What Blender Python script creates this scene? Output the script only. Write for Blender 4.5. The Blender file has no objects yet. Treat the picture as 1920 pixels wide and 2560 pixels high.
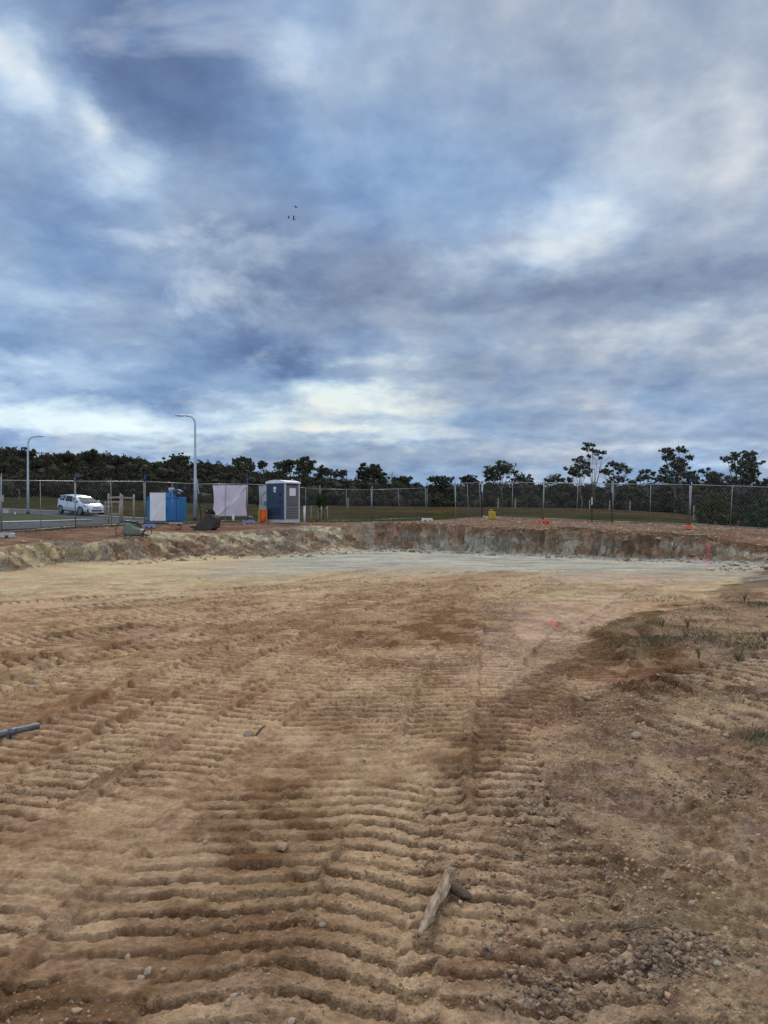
import bpy, math, random
import numpy as np
from mathutils import Vector, Matrix
PI = math.pi
SC = bpy.context.scene
COL = SC.collection
random.seed(7)
RNG = np.random.default_rng(7)

# ------------------------------------------------------------------ camera
F = 1923.0                       # focal length, in pixels of a 1920 x 2560 frame
EYE = 1.6
HOR = 1275.0
cam_data = bpy.data.cameras.new("camera")
cam = bpy.data.objects.new("camera", cam_data)
COL.objects.link(cam)
cam.location = (0, 0, EYE)
cam.rotation_euler = (PI/2 - math.atan((1280-HOR)/F), 0, 0)
cam_data.sensor_fit = 'VERTICAL'
cam_data.sensor_height = 24
cam_data.sensor_width = 18
cam_data.lens = 24*F/2560
cam_data.clip_start = 0.05
cam_data.clip_end = 8000
SC.camera = cam
SC.view_settings.view_transform = 'Standard'
SC.view_settings.look = 'None'
SC.view_settings.exposure = 0.35
SC.view_settings.gamma = 1.0

def lin(r, g, b):
    f = lambda c: c/12.92 if c <= .04045 else ((c+.055)/1.055)**2.4
    return (f(r/255), f(g/255), f(b/255))

# ------------------------------------------------------------------ sky and sun
SUN_EL, SUN_AZ = math.radians(31), math.radians(-12)      # azimuth from straight ahead (+Y), + to the right
world = bpy.data.worlds.new("World")
SC.world = world
world.use_nodes = True
def build_sky():
    nt = world.node_tree
    nt.nodes.clear()
    N, L = nt.nodes, nt.links
    def val(x, sock):
        if isinstance(x, (int, float)): sock.default_value = x
        else: L.new(x, sock)
    def M(op, a, b=0.0, c=0.0, clamp=False):
        n = N.new('ShaderNodeMath'); n.operation = op; n.use_clamp = clamp
        val(a, n.inputs[0]); val(b, n.inputs[1]); val(c, n.inputs[2])
        return n.outputs[0]
    tc = N.new('ShaderNodeTexCoord')
    nrm = N.new('ShaderNodeVectorMath'); nrm.operation = 'NORMALIZE'
    L.new(tc.outputs['Generated'], nrm.inputs[0])
    sp = N.new('ShaderNodeSeparateXYZ'); L.new(nrm.outputs[0], sp.inputs[0])
    x, y, z = sp.outputs
    az = M('MULTIPLY', M('ARCTAN2', x, y), 180/PI)
    el = M('MULTIPLY', M('ARCSINE', z), 180/PI)
    den = M('ADD', M('MAXIMUM', z, 0.0), 0.25)
    cx = M('DIVIDE', x, den); cy = M('DIVIDE', y, den)
    cb = N.new('ShaderNodeCombineXYZ'); L.new(cx, cb.inputs[0]); L.new(cy, cb.inputs[1])
    def noise(scale, detail, rough, dist=0.0, off=(0, 0, 0), src=cb, stretch=(1, 1, 1)):
        mp = N.new('ShaderNodeMapping'); L.new(src.outputs[0], mp.inputs[0])
        mp.inputs['Location'].default_value = off; mp.inputs['Scale'].default_value = stretch
        n = N.new('ShaderNodeTexNoise'); n.inputs['Scale'].default_value = scale
        n.inputs['Detail'].default_value = detail; n.inputs['Roughness'].default_value = rough
        n.inputs['Distortion'].default_value = dist
        L.new(mp.outputs[0], n.inputs['Vector'])
        return n
    big = noise(0.9, 6, .50, .15, (3.1, 1.7, 0))
    med = noise(2.7, 8, .56, .1, (11.3, 5.2, 0), stretch=(1, .9, 1))
    fine = noise(9.5, 6, .55, .1, (1.3, 8.2, 0), stretch=(1, .9, 1))
    w1 = noise(1.5, 5, .6, 0, (5.5, 2.2, 0)); w2 = noise(1.5, 5, .6, 0, (15.5, 12.2, 4))
    w3 = noise(5.0, 5, .65, 0, (7.5, 3.2, 0)); w4 = noise(5.0, 5, .65, 0, (1.5, 1.2, 4))
    # warped angles, so that no patch keeps a smooth outline
    waz = M('ADD', M('ADD', az, M('MULTIPLY', M('SUBTRACT', w1.outputs[0], .5), 10)), M('MULTIPLY', M('SUBTRACT', w3.outputs[0], .5), 7))
    wel = M('ADD', M('ADD', el, M('MULTIPLY', M('SUBTRACT', w2.outputs[0], .5), M('MULTIPLY_ADD', el, .22, 1.8))),
            M('MULTIPLY', M('SUBTRACT', w4.outputs[0], .5), M('MULTIPLY_ADD', el, .14, 1.0)))
    # (x, y, half width, half height) as seen on a 1659-wide frame, strength
    blobs = [
     (20,185,75,62,.46),(-60,120,60,80,.16),(165,235,34,40,.34),(350,175,170,95,-.62),(470,250,120,70,-.12),(640,135,55,50,.20),(250,350,85,70,.36),
     (80,450,100,80,-.32),(330,60,200,40,-.10),(900,60,260,60,.04),(800,330,200,110,.02),(1120,310,130,70,-.15),(1500,200,200,120,.10),(1610,330,60,110,.14),
     (1250,480,95,65,.34),(1340,400,120,60,.16),(1170,545,90,30,.26),(970,575,90,28,.20),(1060,640,240,34,-.10),(1500,610,250,42,-.40),
     (760,470,130,70,-.10),(620,600,170,90,-.26),(460,520,110,60,-.05),(640,775,95,36,-.50),(520,735,70,26,-.12),(1480,715,240,26,.16),(1280,745,120,14,.10),
     (120,640,150,30,.16),(40,560,80,30,.06),(280,640,100,40,-.05),(60,800,130,18,.22),(260,790,130,26,.10),(120,735,160,16,-.04),
     (780,775,75,20,.36),(730,855,125,30,.66),(860,890,150,14,.28),(620,900,120,14,.26),(700,930,240,14,.52),(480,895,80,14,.22),(420,700,70,20,.12),
     (90,905,190,18,.5),(250,935,170,13,.40),(60,860,100,12,.14),(330,975,120,8,.20),(900,948,150,9,.20),
     (1100,900,160,14,-.10),(960,1000,300,22,-.20),(1280,930,220,10,-.12),(1500,880,200,12,-.08),(1420,965,240,9,.20),(1560,1000,160,9,.22),(1200,860,180,14,.08),(620,985,130,12,-.16),(180,990,180,8,.10),
     (1000,800,160,20,-.08),(1550,800,200,20,-.10),(1000,180,160,60,.02),
    ]
    acc = None
    for (bx, by, sx, sy, a) in blobs:
        px, py = bx*1.1573, by*1.1573
        A = math.degrees(math.atan((px-960)/F)); E = math.degrees(math.atan((HOR-py)/F*math.cos(math.radians(A))))
        SX = math.degrees(sx*1.1573/F)*.85; SY = math.degrees(sy*1.1573/F)*.85
        dx = M('MULTIPLY', M('SUBTRACT', waz, A), 1/SX); dy = M('MULTIPLY', M('SUBTRACT', wel, E), 1/SY)
        r2 = M('MULTIPLY_ADD', dx, dx, M('MULTIPLY', dy, dy))
        g = M('MULTIPLY', M('EXPONENT', M('MULTIPLY', r2, -.5)), a*(.95 if a > 0 else .62))
        acc = g if acc is None else M('ADD', acc, g)
    tex = M('MULTIPLY_ADD', M('SUBTRACT', big.outputs[0], .5), .55, M('MULTIPLY_ADD', M('SUBTRACT', med.outputs[0], .5), .62, M('MULTIPLY', M('SUBTRACT', fine.outputs[0], .5), .50)))
    lum = M('ADD', M('ADD', acc, tex), .50)
    ramp = N.new('ShaderNodeValToRGB'); L.new(lum, ramp.inputs[0])
    cr = ramp.color_ramp
    stops = [(0.0, (96, 113, 146)), (.2, (114, 133, 166)), (.38, (135, 155, 185)), (.55, (158, 176, 201)), (.75, (193, 206, 222)), (1.0, (238, 240, 240))]
    while len(cr.elements) < len(stops): cr.elements.new(.5)
    for e, (p, c) in zip(cr.elements, stops):
        e.position = p; e.color = (*lin(*c), 1)
    # some of the cloud is bluer and clearer, some a duller violet grey
    tint = noise(1.3, 5, .55, .2, (31.3, 14.2, 3))
    tf = M('ADD', M('MULTIPLY', M('SUBTRACT', tint.outputs[0], .5), 4.5), M('ADD', M('MULTIPLY', az, -.016), M('MULTIPLY_ADD', M('EXPONENT', M('MULTIPLY', M('MULTIPLY', el, el), -.012)), .55, .30)), clamp=True)
    mt = N.new('ShaderNodeMix'); mt.data_type = 'RGBA'; mt.blend_type = 'MULTIPLY'; mt.inputs[0].default_value = 1.0
    tr_ = N.new('ShaderNodeValToRGB'); L.new(tf, tr_.inputs[0]); tr_.color_ramp.elements[0].color = (1.05, 1.0, .95, 1); tr_.color_ramp.elements[1].color = (.86, 1.0, 1.12, 1)
    L.new(ramp.outputs[0], mt.inputs[6]); L.new(tr_.outputs[0], mt.inputs[7])
    # warmer light near the horizon ahead, where the evening sun sits behind the cloud
    A0, E0 = math.degrees(math.atan((870-960)/F)), math.degrees(math.atan((HOR-1020)/F))
    d1 = M('MULTIPLY', M('SUBTRACT', waz, A0), 1/9.0); d2 = M('MULTIPLY', M('SUBTRACT', wel, E0), 1/3.2)
    warm = M('MULTIPLY', M('EXPONENT', M('MULTIPLY', M('MULTIPLY_ADD', d1, d1, M('MULTIPLY', d2, d2)), -.5)), M('MULTIPLY', lum, 1.0, clamp=True))
    mw = N.new('ShaderNodeMix'); mw.data_type = 'RGBA'; mw.blend_type = 'MULTIPLY'
    L.new(M('MULTIPLY', warm, 1.0, clamp=True), mw.inputs[0]); L.new(mt.outputs[2], mw.inputs[6]); mw.inputs[7].default_value = (1.04, .99, .87, 1)
    # holes to the blue
    sky = N.new('ShaderNodeTexSky'); sky.sky_type = 'NISHITA'; sky.sun_disc = False
    sky.sun_elevation = SUN_EL; sky.sun_rotation = SUN_AZ
    skc = N.new('ShaderNodeMix'); skc.data_type = 'RGBA'; skc.blend_type = 'MULTIPLY'; skc.inputs[0].default_value = 1
    L.new(sky.outputs[0], skc.inputs[6]); skc.inputs[7].default_value = (.8, .95, 1.05, 1)
    hole = noise(2.2, 6, .6, .4, (21.3, 4.2, 2))
    left = M('MULTIPLY', M('SUBTRACT', M('MULTIPLY', az, -1/28.), -.12, clamp=True), .9)
    hm = M('MULTIPLY', M('MULTIPLY', M('SUBTRACT', hole.outputs[0], .50), 7.0, clamp=True), left, clamp=True)
    # overhead and behind, the unseen sky is brightened to light the ground
    zen = M('MULTIPLY', M('SUBTRACT', el, 37), 1/16., clamp=True)
    back = M('MULTIPLY', M('MULTIPLY_ADD', y, -1.0, 0.05), 1.6, clamp=True)
    up = M('MAXIMUM', zen, M('MULTIPLY', back, .55))
    gain = M('MULTIPLY_ADD', up, 3.5, 1.0)
    cl = N.new('ShaderNodeVectorMath'); cl.operation = 'SCALE'
    desat = N.new('ShaderNodeMix'); desat.data_type = 'RGBA'
    L.new(M('MULTIPLY', up, .75), desat.inputs[0]); L.new(mw.outputs[2], desat.inputs[6]); desat.inputs[7].default_value = (.245, .235, .225, 1)
    L.new(desat.outputs[2], cl.inputs[0]); L.new(gain, cl.inputs[3])
    b1 = N.new('ShaderNodeBackground'); L.new(cl.outputs[0], b1.inputs[0]); b1.inputs[1].default_value = 0.80
    b2 = N.new('ShaderNodeBackground'); L.new(skc.outputs[2], b2.inputs[0]); b2.inputs[1].default_value = 0.065
    ms = N.new('ShaderNodeMixShader'); L.new(M('MULTIPLY', hm, .55), ms.inputs[0])
    L.new(b1.outputs[0], ms.inputs[1]); L.new(b2.outputs[0], ms.inputs[2])
    out = N.new('ShaderNodeOutputWorld'); L.new(ms.outputs[0], out.inputs[0])
build_sky()
world.cycles.sampling_method = 'MANUAL'
world.cycles.sample_map_resolution = 512

sd = bpy.data.lights.new("sun", 'SUN'); sd.energy = 1.5; sd.angle = math.radians(10); sd.color = (1, .955, .89)
sun = bpy.data.objects.new("sun", sd); COL.objects.link(sun)
to_sun = Vector((math.sin(SUN_AZ)*math.cos(SUN_EL), math.cos(SUN_AZ)*math.cos(SUN_EL), math.sin(SUN_EL)))
sun.rotation_euler = to_sun.to_track_quat('Z', 'Y').to_euler()

# ------------------------------------------------------------------ helpers: tags, things, materials
def tag(o, label=None, cat=None, group=None, kind=None):
    if label: o['label'] = label
    if cat: o['category'] = cat
    if group: o['group'] = group
    if kind: o['kind'] = kind
    return o
def thing(name, label, cat, loc=(0, 0, 0), rz=0.0, group=None):
    o = bpy.data.objects.new(name, None); COL.objects.link(o)
    o.location = loc; o.rotation_euler = (0, 0, rz)
    o.empty_display_size = .2
    return tag(o, label, cat, group)
def copy_tree(o, parent=None):
    c = o.copy(); COL.objects.link(c); c.parent = parent
    if parent is not None: c.matrix_parent_inverse = Matrix()
    for ch in list(o.children): copy_tree(ch, c)
    return c

def material(name, c1, c2=None, scale=6.0, rough=.8, bump=0.0, bscale=40., metal=0.0, spec=.3, island=0.0, detail=6, coord='Object', lo=.35, hi=.65, stretch=(1, 1, 1), trans=0.0):
    m = bpy.data.materials.new(name); m.use_nodes = True
    nt = m.node_tree; N, L = nt.nodes, nt.links
    p = N['Principled BSDF']
    p.inputs['Roughness'].default_value = rough; p.inputs['Metallic'].default_value = metal
    p.inputs['Specular IOR Level'].default_value = spec if rough < .75 else .03
    tc = N.new('ShaderNodeTexCoord'); mp = N.new('ShaderNodeMapping'); L.new(tc.outputs[coord], mp.inputs[0]); mp.inputs['Scale'].default_value = stretch
    c2 = c2 or tuple(v*.8 for v in c1)
    n = N.new('ShaderNodeTexNoise'); n.inputs['Scale'].default_value = scale; n.inputs['Detail'].default_value = detail; n.inputs['Roughness'].default_value = .62
    L.new(mp.outputs[0], n.inputs['Vector'])
    r = N.new('ShaderNodeValToRGB'); r.color_ramp.elements[0].position = lo; r.color_ramp.elements[1].position = hi
    r.color_ramp.elements[0].color = (*c1, 1); r.color_ramp.elements[1].color = (*c2, 1)
    L.new(n.outputs[0], r.inputs[0]); out = r.outputs[0]
    if island:
        g = N.new('ShaderNodeNewGeometry'); hsv = N.new('ShaderNodeHueSaturation')
        mr = N.new('ShaderNodeMapRange'); L.new(g.outputs['Random Per Island'], mr.inputs[0])
        mr.inputs[3].default_value = 1-island; mr.inputs[4].default_value = 1+island
        L.new(mr.outputs[0], hsv.inputs['Value']); L.new(out, hsv.inputs['Color']); out = hsv.outputs[0]
    L.new(out, p.inputs['Base Color'])
    if trans: p.inputs['Transmission Weight'].default_value = trans
    if bump:
        nb = N.new('ShaderNodeTexNoise'); nb.inputs['Scale'].default_value = bscale; nb.inputs['Detail'].default_value = 5
        L.new(mp.outputs[0], nb.inputs['Vector'])
        b = N.new('ShaderNodeBump'); b.inputs['Strength'].default_value = bump; b.inputs['Distance'].default_value = .02
        L.new(nb.outputs[0], b.inputs['Height']); L.new(b.outputs[0], p.inputs['Normal'])
    return m

class MB:
    """collects shapes into one mesh"""
    def __init__(s): s.v = []; s.f = []
    def add(s, vs, fs):
        o = len(s.v); s.v += [tuple(v) for v in vs]; s.f += [tuple(i+o for i in f) for f in fs]; return s
    def box(s, c, d, rot=None, taper=1.0, bev=0.0):
        x, y, z = d[0]/2, d[1]/2, d[2]/2
        if bev:
            b = bev; pts = []; t = taper
            for (zz, k) in ((-z, b), (-z+b, 0), (z-b, 0), (z, b)):
                kk = t if zz > 0 else 1
                X, Y = x*kk-k, y*kk-k
                c8 = min(b, X*.5, Y*.5)
                pts += [(X-c8, -Y, zz), (X, -Y+c8, zz), (X, Y-c8, zz), (X-c8, Y, zz), (-X+c8, Y, zz), (-X, Y-c8, zz), (-X, -Y+c8, zz), (-X+c8, -Y, zz)]
            fs = [tuple(range(7, -1, -1)), tuple(range(24, 32))]
            for r in range(3):
                for i in range(8): fs.append((r*8+i, r*8+(i+1) % 8, (r+1)*8+(i+1) % 8, (r+1)*8+i))
        else:
            t = taper
            pts = [(-x, -y, -z), (x, -y, -z), (x, y, -z), (-x, y, -z), (-x*t, -y*t, z), (x*t, -y*t, z), (x*t, y*t, z), (-x*t, y*t, z)]
            fs = [(3, 2, 1, 0), (4, 5, 6, 7), (0, 1, 5, 4), (1, 2, 6, 5), (2, 3, 7, 6), (3, 0, 4, 7)]
        P = [Vector(p) for p in pts]
        if rot is not None: P = [rot @ p for p in P]
        c = Vector(c)
        return s.add([p+c for p in P], fs)
    def tube(s, pts, rad, n=8, cap=True):
        pts = [Vector(p) for p in pts]
        if isinstance(rad, (int, float)): rad = [rad]*len(pts)
        vs = []; fs = []; ref = None
        for i, p in enumerate(pts):
            d = (pts[min(i+1, len(pts)-1)]-pts[max(i-1, 0)])
            d = d.normalized() if d.length > 1e-9 else Vector((0, 0, 1))
            if ref is None:
                ref = Vector((1, 0, 0)) if abs(d.x) < .8 else Vector((0, 1, 0))
            a = (ref - d*ref.dot(d)).normalized(); b = d.cross(a); ref = a
            for k in range(n):
                t = 2*PI*k/n
                vs.append(p+(a*math.cos(t)+b*math.sin(t))*rad[i])
        for i in range(len(pts)-1):
            for k in range(n): fs.append((i*n+k, i*n+(k+1) % n, (i+1)*n+(k+1) % n, (i+1)*n+k))
        if cap: fs.append(tuple(range(n-1, -1, -1))); fs.append(tuple((len(pts)-1)*n+k for k in range(n)))
        return s.add(vs, fs)
    def prism(s, poly, depth, axis='y', off=0.0):
        """polygon in the XZ plane (or XY for axis z) pushed along the other axis, centred"""
        n = len(poly); vs = []
        for q in (-depth/2+off, depth/2+off):
            for (a, b) in poly: vs.append((a, q, b) if axis == 'y' else (a, b, q) if axis == 'z' else (q, a, b))
        fs = [tuple(range(n)), tuple(range(2*n-1, n-1, -1))]
        for i in range(n): fs.append((i, i+n, (i+1) % n+n, (i+1) % n))
        return s.add(vs, fs)
    def ball(s, c, r, seg=10, rings=7, sc=(1, 1, 1)):
        vs = []; fs = []
        for i in range(rings+1):
            t = PI*i/rings
            for k in range(seg):
                p = 2*PI*k/seg
                vs.append((c[0]+r*sc[0]*math.sin(t)*math.cos(p), c[1]+r*sc[1]*math.sin(t)*math.sin(p), c[2]+r*sc[2]*math.cos(t)))
        for i in range(rings):
            for k in range(seg): fs.append((i*seg+k, (i+1)*seg+k, (i+1)*seg+(k+1) % seg, i*seg+(k+1) % seg))
        return s.add(vs, fs)
    def build(s, name, mat, parent=None, smooth=False, loc=None, rot=None):
        me = bpy.data.meshes.new(name); me.from_pydata(s.v, [], s.f); me.update()
        if smooth:
            me.polygons.foreach_set('use_smooth', [True]*len(me.polygons))
        me.materials.append(mat)
        o = bpy.data.objects.new(name, me); COL.objects.link(o)
        if parent is not None: o.parent = parent
        if loc is not None: o.location = loc
        if rot is not None: o.rotation_euler = rot
        return o
def smooth_by_angle(o, deg=35):
    me = o.data
    try:
        me.polygons.foreach_set('use_smooth', [True]*len(me.polygons)); me.set_sharp_from_angle(angle=math.radians(deg))
    except Exception: pass

def np_mesh(name, V, Q, mat, parent=None, smooth=False, attrs=None, kind=None, tri=False):
    me = bpy.data.meshes.new(name); k = Q.shape[1]
    me.vertices.add(len(V)); me.vertices.foreach_set('co', np.ascontiguousarray(V, dtype=np.float32).ravel())
    me.loops.add(Q.size); me.loops.foreach_set('vertex_index', np.ascontiguousarray(Q, dtype=np.int32).ravel())
    me.polygons.add(len(Q)); me.polygons.foreach_set('loop_start', np.arange(0, Q.size, k, dtype=np.int32))
    me.polygons.foreach_set('loop_total', np.full(len(Q), k, dtype=np.int32))
    if smooth: me.polygons.foreach_set('use_smooth', np.ones(len(Q), dtype=bool))
    me.update(calc_edges=True)
    if attrs:
        for an, arr in attrs.items():
            if arr.ndim == 2:
                a = me.color_attributes.new(an, 'FLOAT_COLOR', 'POINT')
                c = np.ones((len(V), 4), dtype=np.float32); c[:, :3] = arr; a.data.foreach_set('color', c.ravel())
            else:
                a = me.attributes.new(an, 'FLOAT', 'POINT'); a.data.foreach_set('value', arr.astype(np.float32))
    me.materials.append(mat)
    o = bpy.data.objects.new(name, me); COL.objects.link(o)
    if parent is not None: o.parent = parent
    if kind: o['kind'] = kind
    return o

# ------------------------------------------------------------------ numpy noise
def _h(ix, iy, s):
    h = (ix*374761393 + iy*668265263 + s*1442695041) & 0xffffffff
    h = ((h ^ (h >> 13))*1274126177) & 0xffffffff
    return ((h ^ (h >> 16)) & 0xffffff)/float(0xffffff)
def vnoise(x, y, seed=0):
    ix = np.floor(x).astype(np.int64); iy = np.floor(y).astype(np.int64)
    fx = x-ix; fy = y-iy
    fx = fx*fx*fx*(fx*(fx*6-15)+10); fy = fy*fy*fy*(fy*(fy*6-15)+10)
    a = _h(ix, iy, seed); b = _h(ix+1, iy, seed); c = _h(ix, iy+1, seed); d = _h(ix+1, iy+1, seed)
    return (a*(1-fx)+b*fx)*(1-fy)+(c*(1-fx)+d*fx)*fy
def fbm(x, y, freq, octv=4, seed=0, gain=.5, ridged=False):
    t = 0; a = 1; s = 0
    ca, sa = math.cos(.6), math.sin(.6)
    for o in range(octv):
        n = vnoise(x*freq+o*17.3, y*freq+o*9.1, seed+o)
        if ridged: n = 1-np.abs(2*n-1)
        t = t+n*a; s += a; a *= gain; freq *= 2.03
        x, y = x*ca-y*sa, x*sa+y*ca
    return t/s
def sst(a, b, x):
    t = np.clip((x-a)/(b-a), 0, 1); return t*t*(3-2*t)
def W(px, py, d):
    return ((px-960)/F*d, d, EYE-(py-HOR)/F*d)

# ------------------------------------------------------------------ terrain
ctrl = []
def cp(px, py, d): ctrl.append(W(px, py, d))
# fence line
FP = [(-180, 1352, 23.2), (5, 1334, 26), (190, 1320, 29.6), (363, 1311, 32.3), (493, 1308, 35.3), (618, 1303, 37.2), (726, 1304, 39.8), (800, 1304, 42.6), (930, 1302, 44.6), (1067, 1296, 45.6)]
FR = [(1205, 1294, 38.9), (1358, 1299, 37.6), (1531, 1307, 35.7), (1724, 1313.5, 34.1), (1935, 1325, 32.3), (2140, 1338, 30.6)]
for p in FP+FR: cp(*p)
cp(1140, 1303, 37.2); cp(1090, 1300, 41)
# upper dirt around the pit
ctrl += [(-12.0, 22.0, .56), (-8.6, 24.4, .53), (-11, 25, .68), (-7.7, 30.5, .75), (-4.3, 32.5, .88), (-.3, 35, 1.0), (1.8, 32.0, 1.0), (4.0, 29.6, .88), (6.2, 27.7, .84), (8.6, 25.8, .73), (10.2, 24.7, .62), (12.3, 24.4, .36)]
ctrl += [(11.5, 20, .24), (9, 14, .12), (6.5, 14.4, .13), (4.6, 10, .1), (3.6, 8, .09), (3, 5.5, .05), (2.5, 3, 0.), (1.5, 1.0, 0.), (8, 5, .12), (14, 8, .2), (-3, 0, 0.), (0, -8, 0.), (-18, 16, .55), (-22, 8, .5), (-20, -10, .4), (20, -10, .2), (20, 20, .6)]
# road, paddock and hills
for p in [(0, 1312, 36), (231, 1306, 40), (0, 1289, 50), (-300, 1262, 62), (0, 1275, 60), (140, 1281, 58), (270, 1294, 53), (365, 1300, 49), (470, 1307, 44),
          (0, 1255, 95), (0, 1236, 150), (0, 1195, 240), (200, 1266, 75), (200, 1243, 140), (200, 1203, 240), (400, 1285, 62), (400, 1266, 95), (400, 1253, 140), (400, 1218, 240), (600, 1290, 55), (600, 1270, 85), (600, 1260, 130), (600, 1230, 240),
          (800, 1292, 60), (800, 1273, 85), (800, 1263, 125), (800, 1245, 240), (1000, 1285, 62), (1000, 1273, 90), (1000, 1265, 125), (1000, 1255, 240), (1250, 1284, 60), (1250, 1273, 85), (1250, 1268, 120), (1250, 1263, 240),
          (1500, 1290, 55), (1500, 1278, 80), (1500, 1272, 110), (1500, 1268, 240), (1680, 1298, 52), (1700, 1284, 85), (1700, 1278, 240), (1850, 1318, 45), (1850, 1322, 60), (1850, 1300, 100), (1850, 1280, 240), (2200, 1340, 60), (2300, 1290, 240),
          (-700, 1190, 240), (-700, 1150, 600), (0, 1160, 600), (500, 1190, 600), (1000, 1230, 600), (1600, 1245, 600), (2600, 1250, 600), (-2500, 1150, 600),
          (0, 1250, 2500), (1000, 1260, 2500), (2500, 1260, 2500), (-2500, 1250, 2500)]:
    cp(*p)
CT = np.array(ctrl)
def _q(x, y):
    r = np.sqrt(x*x+y*y)+1e-6; k = np.log1p(r/8.)/r
    return x*k, y*k
cq = np.stack(_q(CT[:, 0], CT[:, 1]), 1)
_D = np.sqrt(((cq[:, None]-cq[None])**2).sum(2)+.0015)
_n = len(CT); _A = np.zeros((_n+1, _n+1)); _A[:_n, :_n] = -_D+np.eye(_n)*1e-4*-1; _A[_n, :_n] = 1; _A[:_n, _n] = 1
_w = np.linalg.solve(_A, np.append(CT[:, 2], 0))
def U(x, y):
    x = np.asarray(x, float); y = np.asarray(y, float)
    qx, qy = _q(x, y); t = np.full(x.shape, _w[-1])
    for i in range(_n): t = t-_w[i]*np.sqrt((qx-cq[i, 0])**2+(qy-cq[i, 1])**2+.0015)
    return t
# pit outline at floor level: (x, y, width of the slope outside it)
PIT = [(-30, -30, 2), (-30, 6, 2), (-16.5, 11, 2), (-11.5, 17, 1.6), (-9.6, 19.6, 1.2), (-9.3, 23.0, .9), (-8.3, 23.4, .9), (-7.2, 24.9, 2.2), (-6.1, 25.9, 3.8), (-3.2, 27.3, 4.0), (-.9, 30.7, 3.0), (-.15, 31.6, 1.2),
       (2.5, 29.5, .75), (5.7, 27, .65), (8.9, 24.45, .8), (11, 23.3, 2.4), (11.6, 22.3, 3.0), (8.6, 18.4, 2.2), (5.7, 14, 1.0), (3.45, 10.6, .45), (3.0, 9.5, .45), (2.75, 8.2, .5), (2.2, 6.6, .9), (1.6, 4.6, 2.2), (1.6, -8, 2.2), (1.6, -30, 2.2)]
def pit_sd(x, y):
    best = np.full(x.shape, 1e9); wd = np.ones(x.shape); al = np.zeros(x.shape); inside = np.zeros(x.shape, bool); run = 0
    n = len(PIT)
    for i in range(n):
        x0, y0, w0 = PIT[i]; x1, y1, w1 = PIT[(i+1) % n]
        dx, dy = x1-x0, y1-y0; l2 = dx*dx+dy*dy; l = math.sqrt(l2)
        t = np.clip(((x-x0)*dx+(y-y0)*dy)/l2, 0, 1)
        d = np.hypot(x-(x0+t*dx), y-(y0+t*dy))
        m = d < best
        best = np.where(m, d, best); wd = np.where(m, w0+(w1-w0)*t, wd); al = np.where(m, run+t*l, al)
        c = ((y0 > y) != (y1 > y)); xi = x0+(y-y0)*dx/(dy if abs(dy) > 1e-9 else 1e-9)
        inside ^= (c & (x < xi)); run += l
    return np.where(inside, -best, best), wd, al

# tracks: passes of a tracked machine, each (centre line, half width, bar pitch, depth, strength, seed, kind)
def P2(px, py): 
    d = EYE*F/(py-HOR); return ((px-960)/F*d, d)
STR = []
def strip(pts, hw=.23, pitch=.14, dep=.03, k=1.0, kind='bar'):
    STR.append((pts, hw, pitch, dep, k, len(STR), kind))
for i, x0 in enumerate([-6.2, -5.2, -4.1, -3.3, -2.3, -1.5]):           # oldest passes, running off to the far right
    strip([(x0, 5.0+.3*i), (x0+1.5, 9.5), (x0+3.6, 15), (x0+6.0, 20.5)], .25, .145, .03, .85)
for i, x0 in enumerate([-4.4, -3.75, -3.0, -2.45, -1.75, -1.15]):
    strip([(x0, 1.3), (x0+.25, 3.5), (x0+.8, 6.5), (x0+2.0, 11), (x0+3.9, 17.5)], .25, .14, .032, .95)
strip([(-9, 9.5), (-4, 12.5), (1, 16.2)], .27, .145, .03, .8)
strip([(-9, 11.5), (-4.5, 14.5), (1.5, 18.6)], .27, .145, .03, .8)
strip([(-4.8, 6.2), (-1.5, 8.6), (1.6, 13), (3.2, 18)], .25, .145, .034, .9)
strip([(-1.9, 6.0), (.2, 9.5), (2.0, 14), (3.4, 19)], .25, .145, .034, .9)
strip([(-.8, 6.6), (.9, 10.5), (2.6, 14.5), (4.6, 19)], .25, .145, .034, .9)
strip([(1.15, 6.0), (2.2, 9.0), (3.6, 12), (5.8, 16.5)], .25, .145, .03, .8)
strip([(.95, 5.5), (1.5, 7.5), (2.2, 9.4), (2.7, 10.8)], .24, .14, .034, .9)
strip([(1.6, 5.6), (2.05, 7.2), (2.5, 8.9), (2.85, 10.2)], .24, .14, .034, .9)
for i, (xa, ya) in enumerate([(-4.2, 6.2), (-4.6, 7.4), (-5.6, 8.3), (-6.4, 9.6)]):
    strip([(xa, ya), (xa+2.4, ya+2.2), (xa+5.2, ya+5.6), (xa+8.4, ya+10.5)], .25, .145, .036, 1.0)
strip([(-.62, 1.2), (-.55, 3.0), (-.28, 5.0), (.25, 8.0), (.9, 11.5)], .24, .14, .034, 1)
strip([(.1, 1.2), (.15, 3.0), (.24, 4.6), (.42, 6), (.86, 9.2), (1.3, 12.5)], .22, .14, .036, 1)
strip([(.62, 3.3), (.74, 4.6), (.93, 6), (1.38, 9.2), (1.9, 12.6)], .22, .14, .036, 1)
strip([(.78, 1.6), (.72, 2.9), (.88, 3.9)], .2, .14, .032, .9)
for i, x0 in enumerate([-3.6, -2.9, -2.25, -1.65, -1.1]):
    strip([(x0, 1.2), (x0+.1, 3.2), (x0+.5, 5.5), (x0+1.2, 8.5), (x0+2.4, 12.5)], .235, .14, .034, .95)
strip([(-.35, 1.2), (-.12, 2.9), (.02, 3.9), (.05, 4.8)], .22, .14, .034, .9)
strip([(.28, 1.2), (.36, 2.3), (.44, 3.3), (.52, 4.0)], .2, .14, .03, .9)
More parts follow.
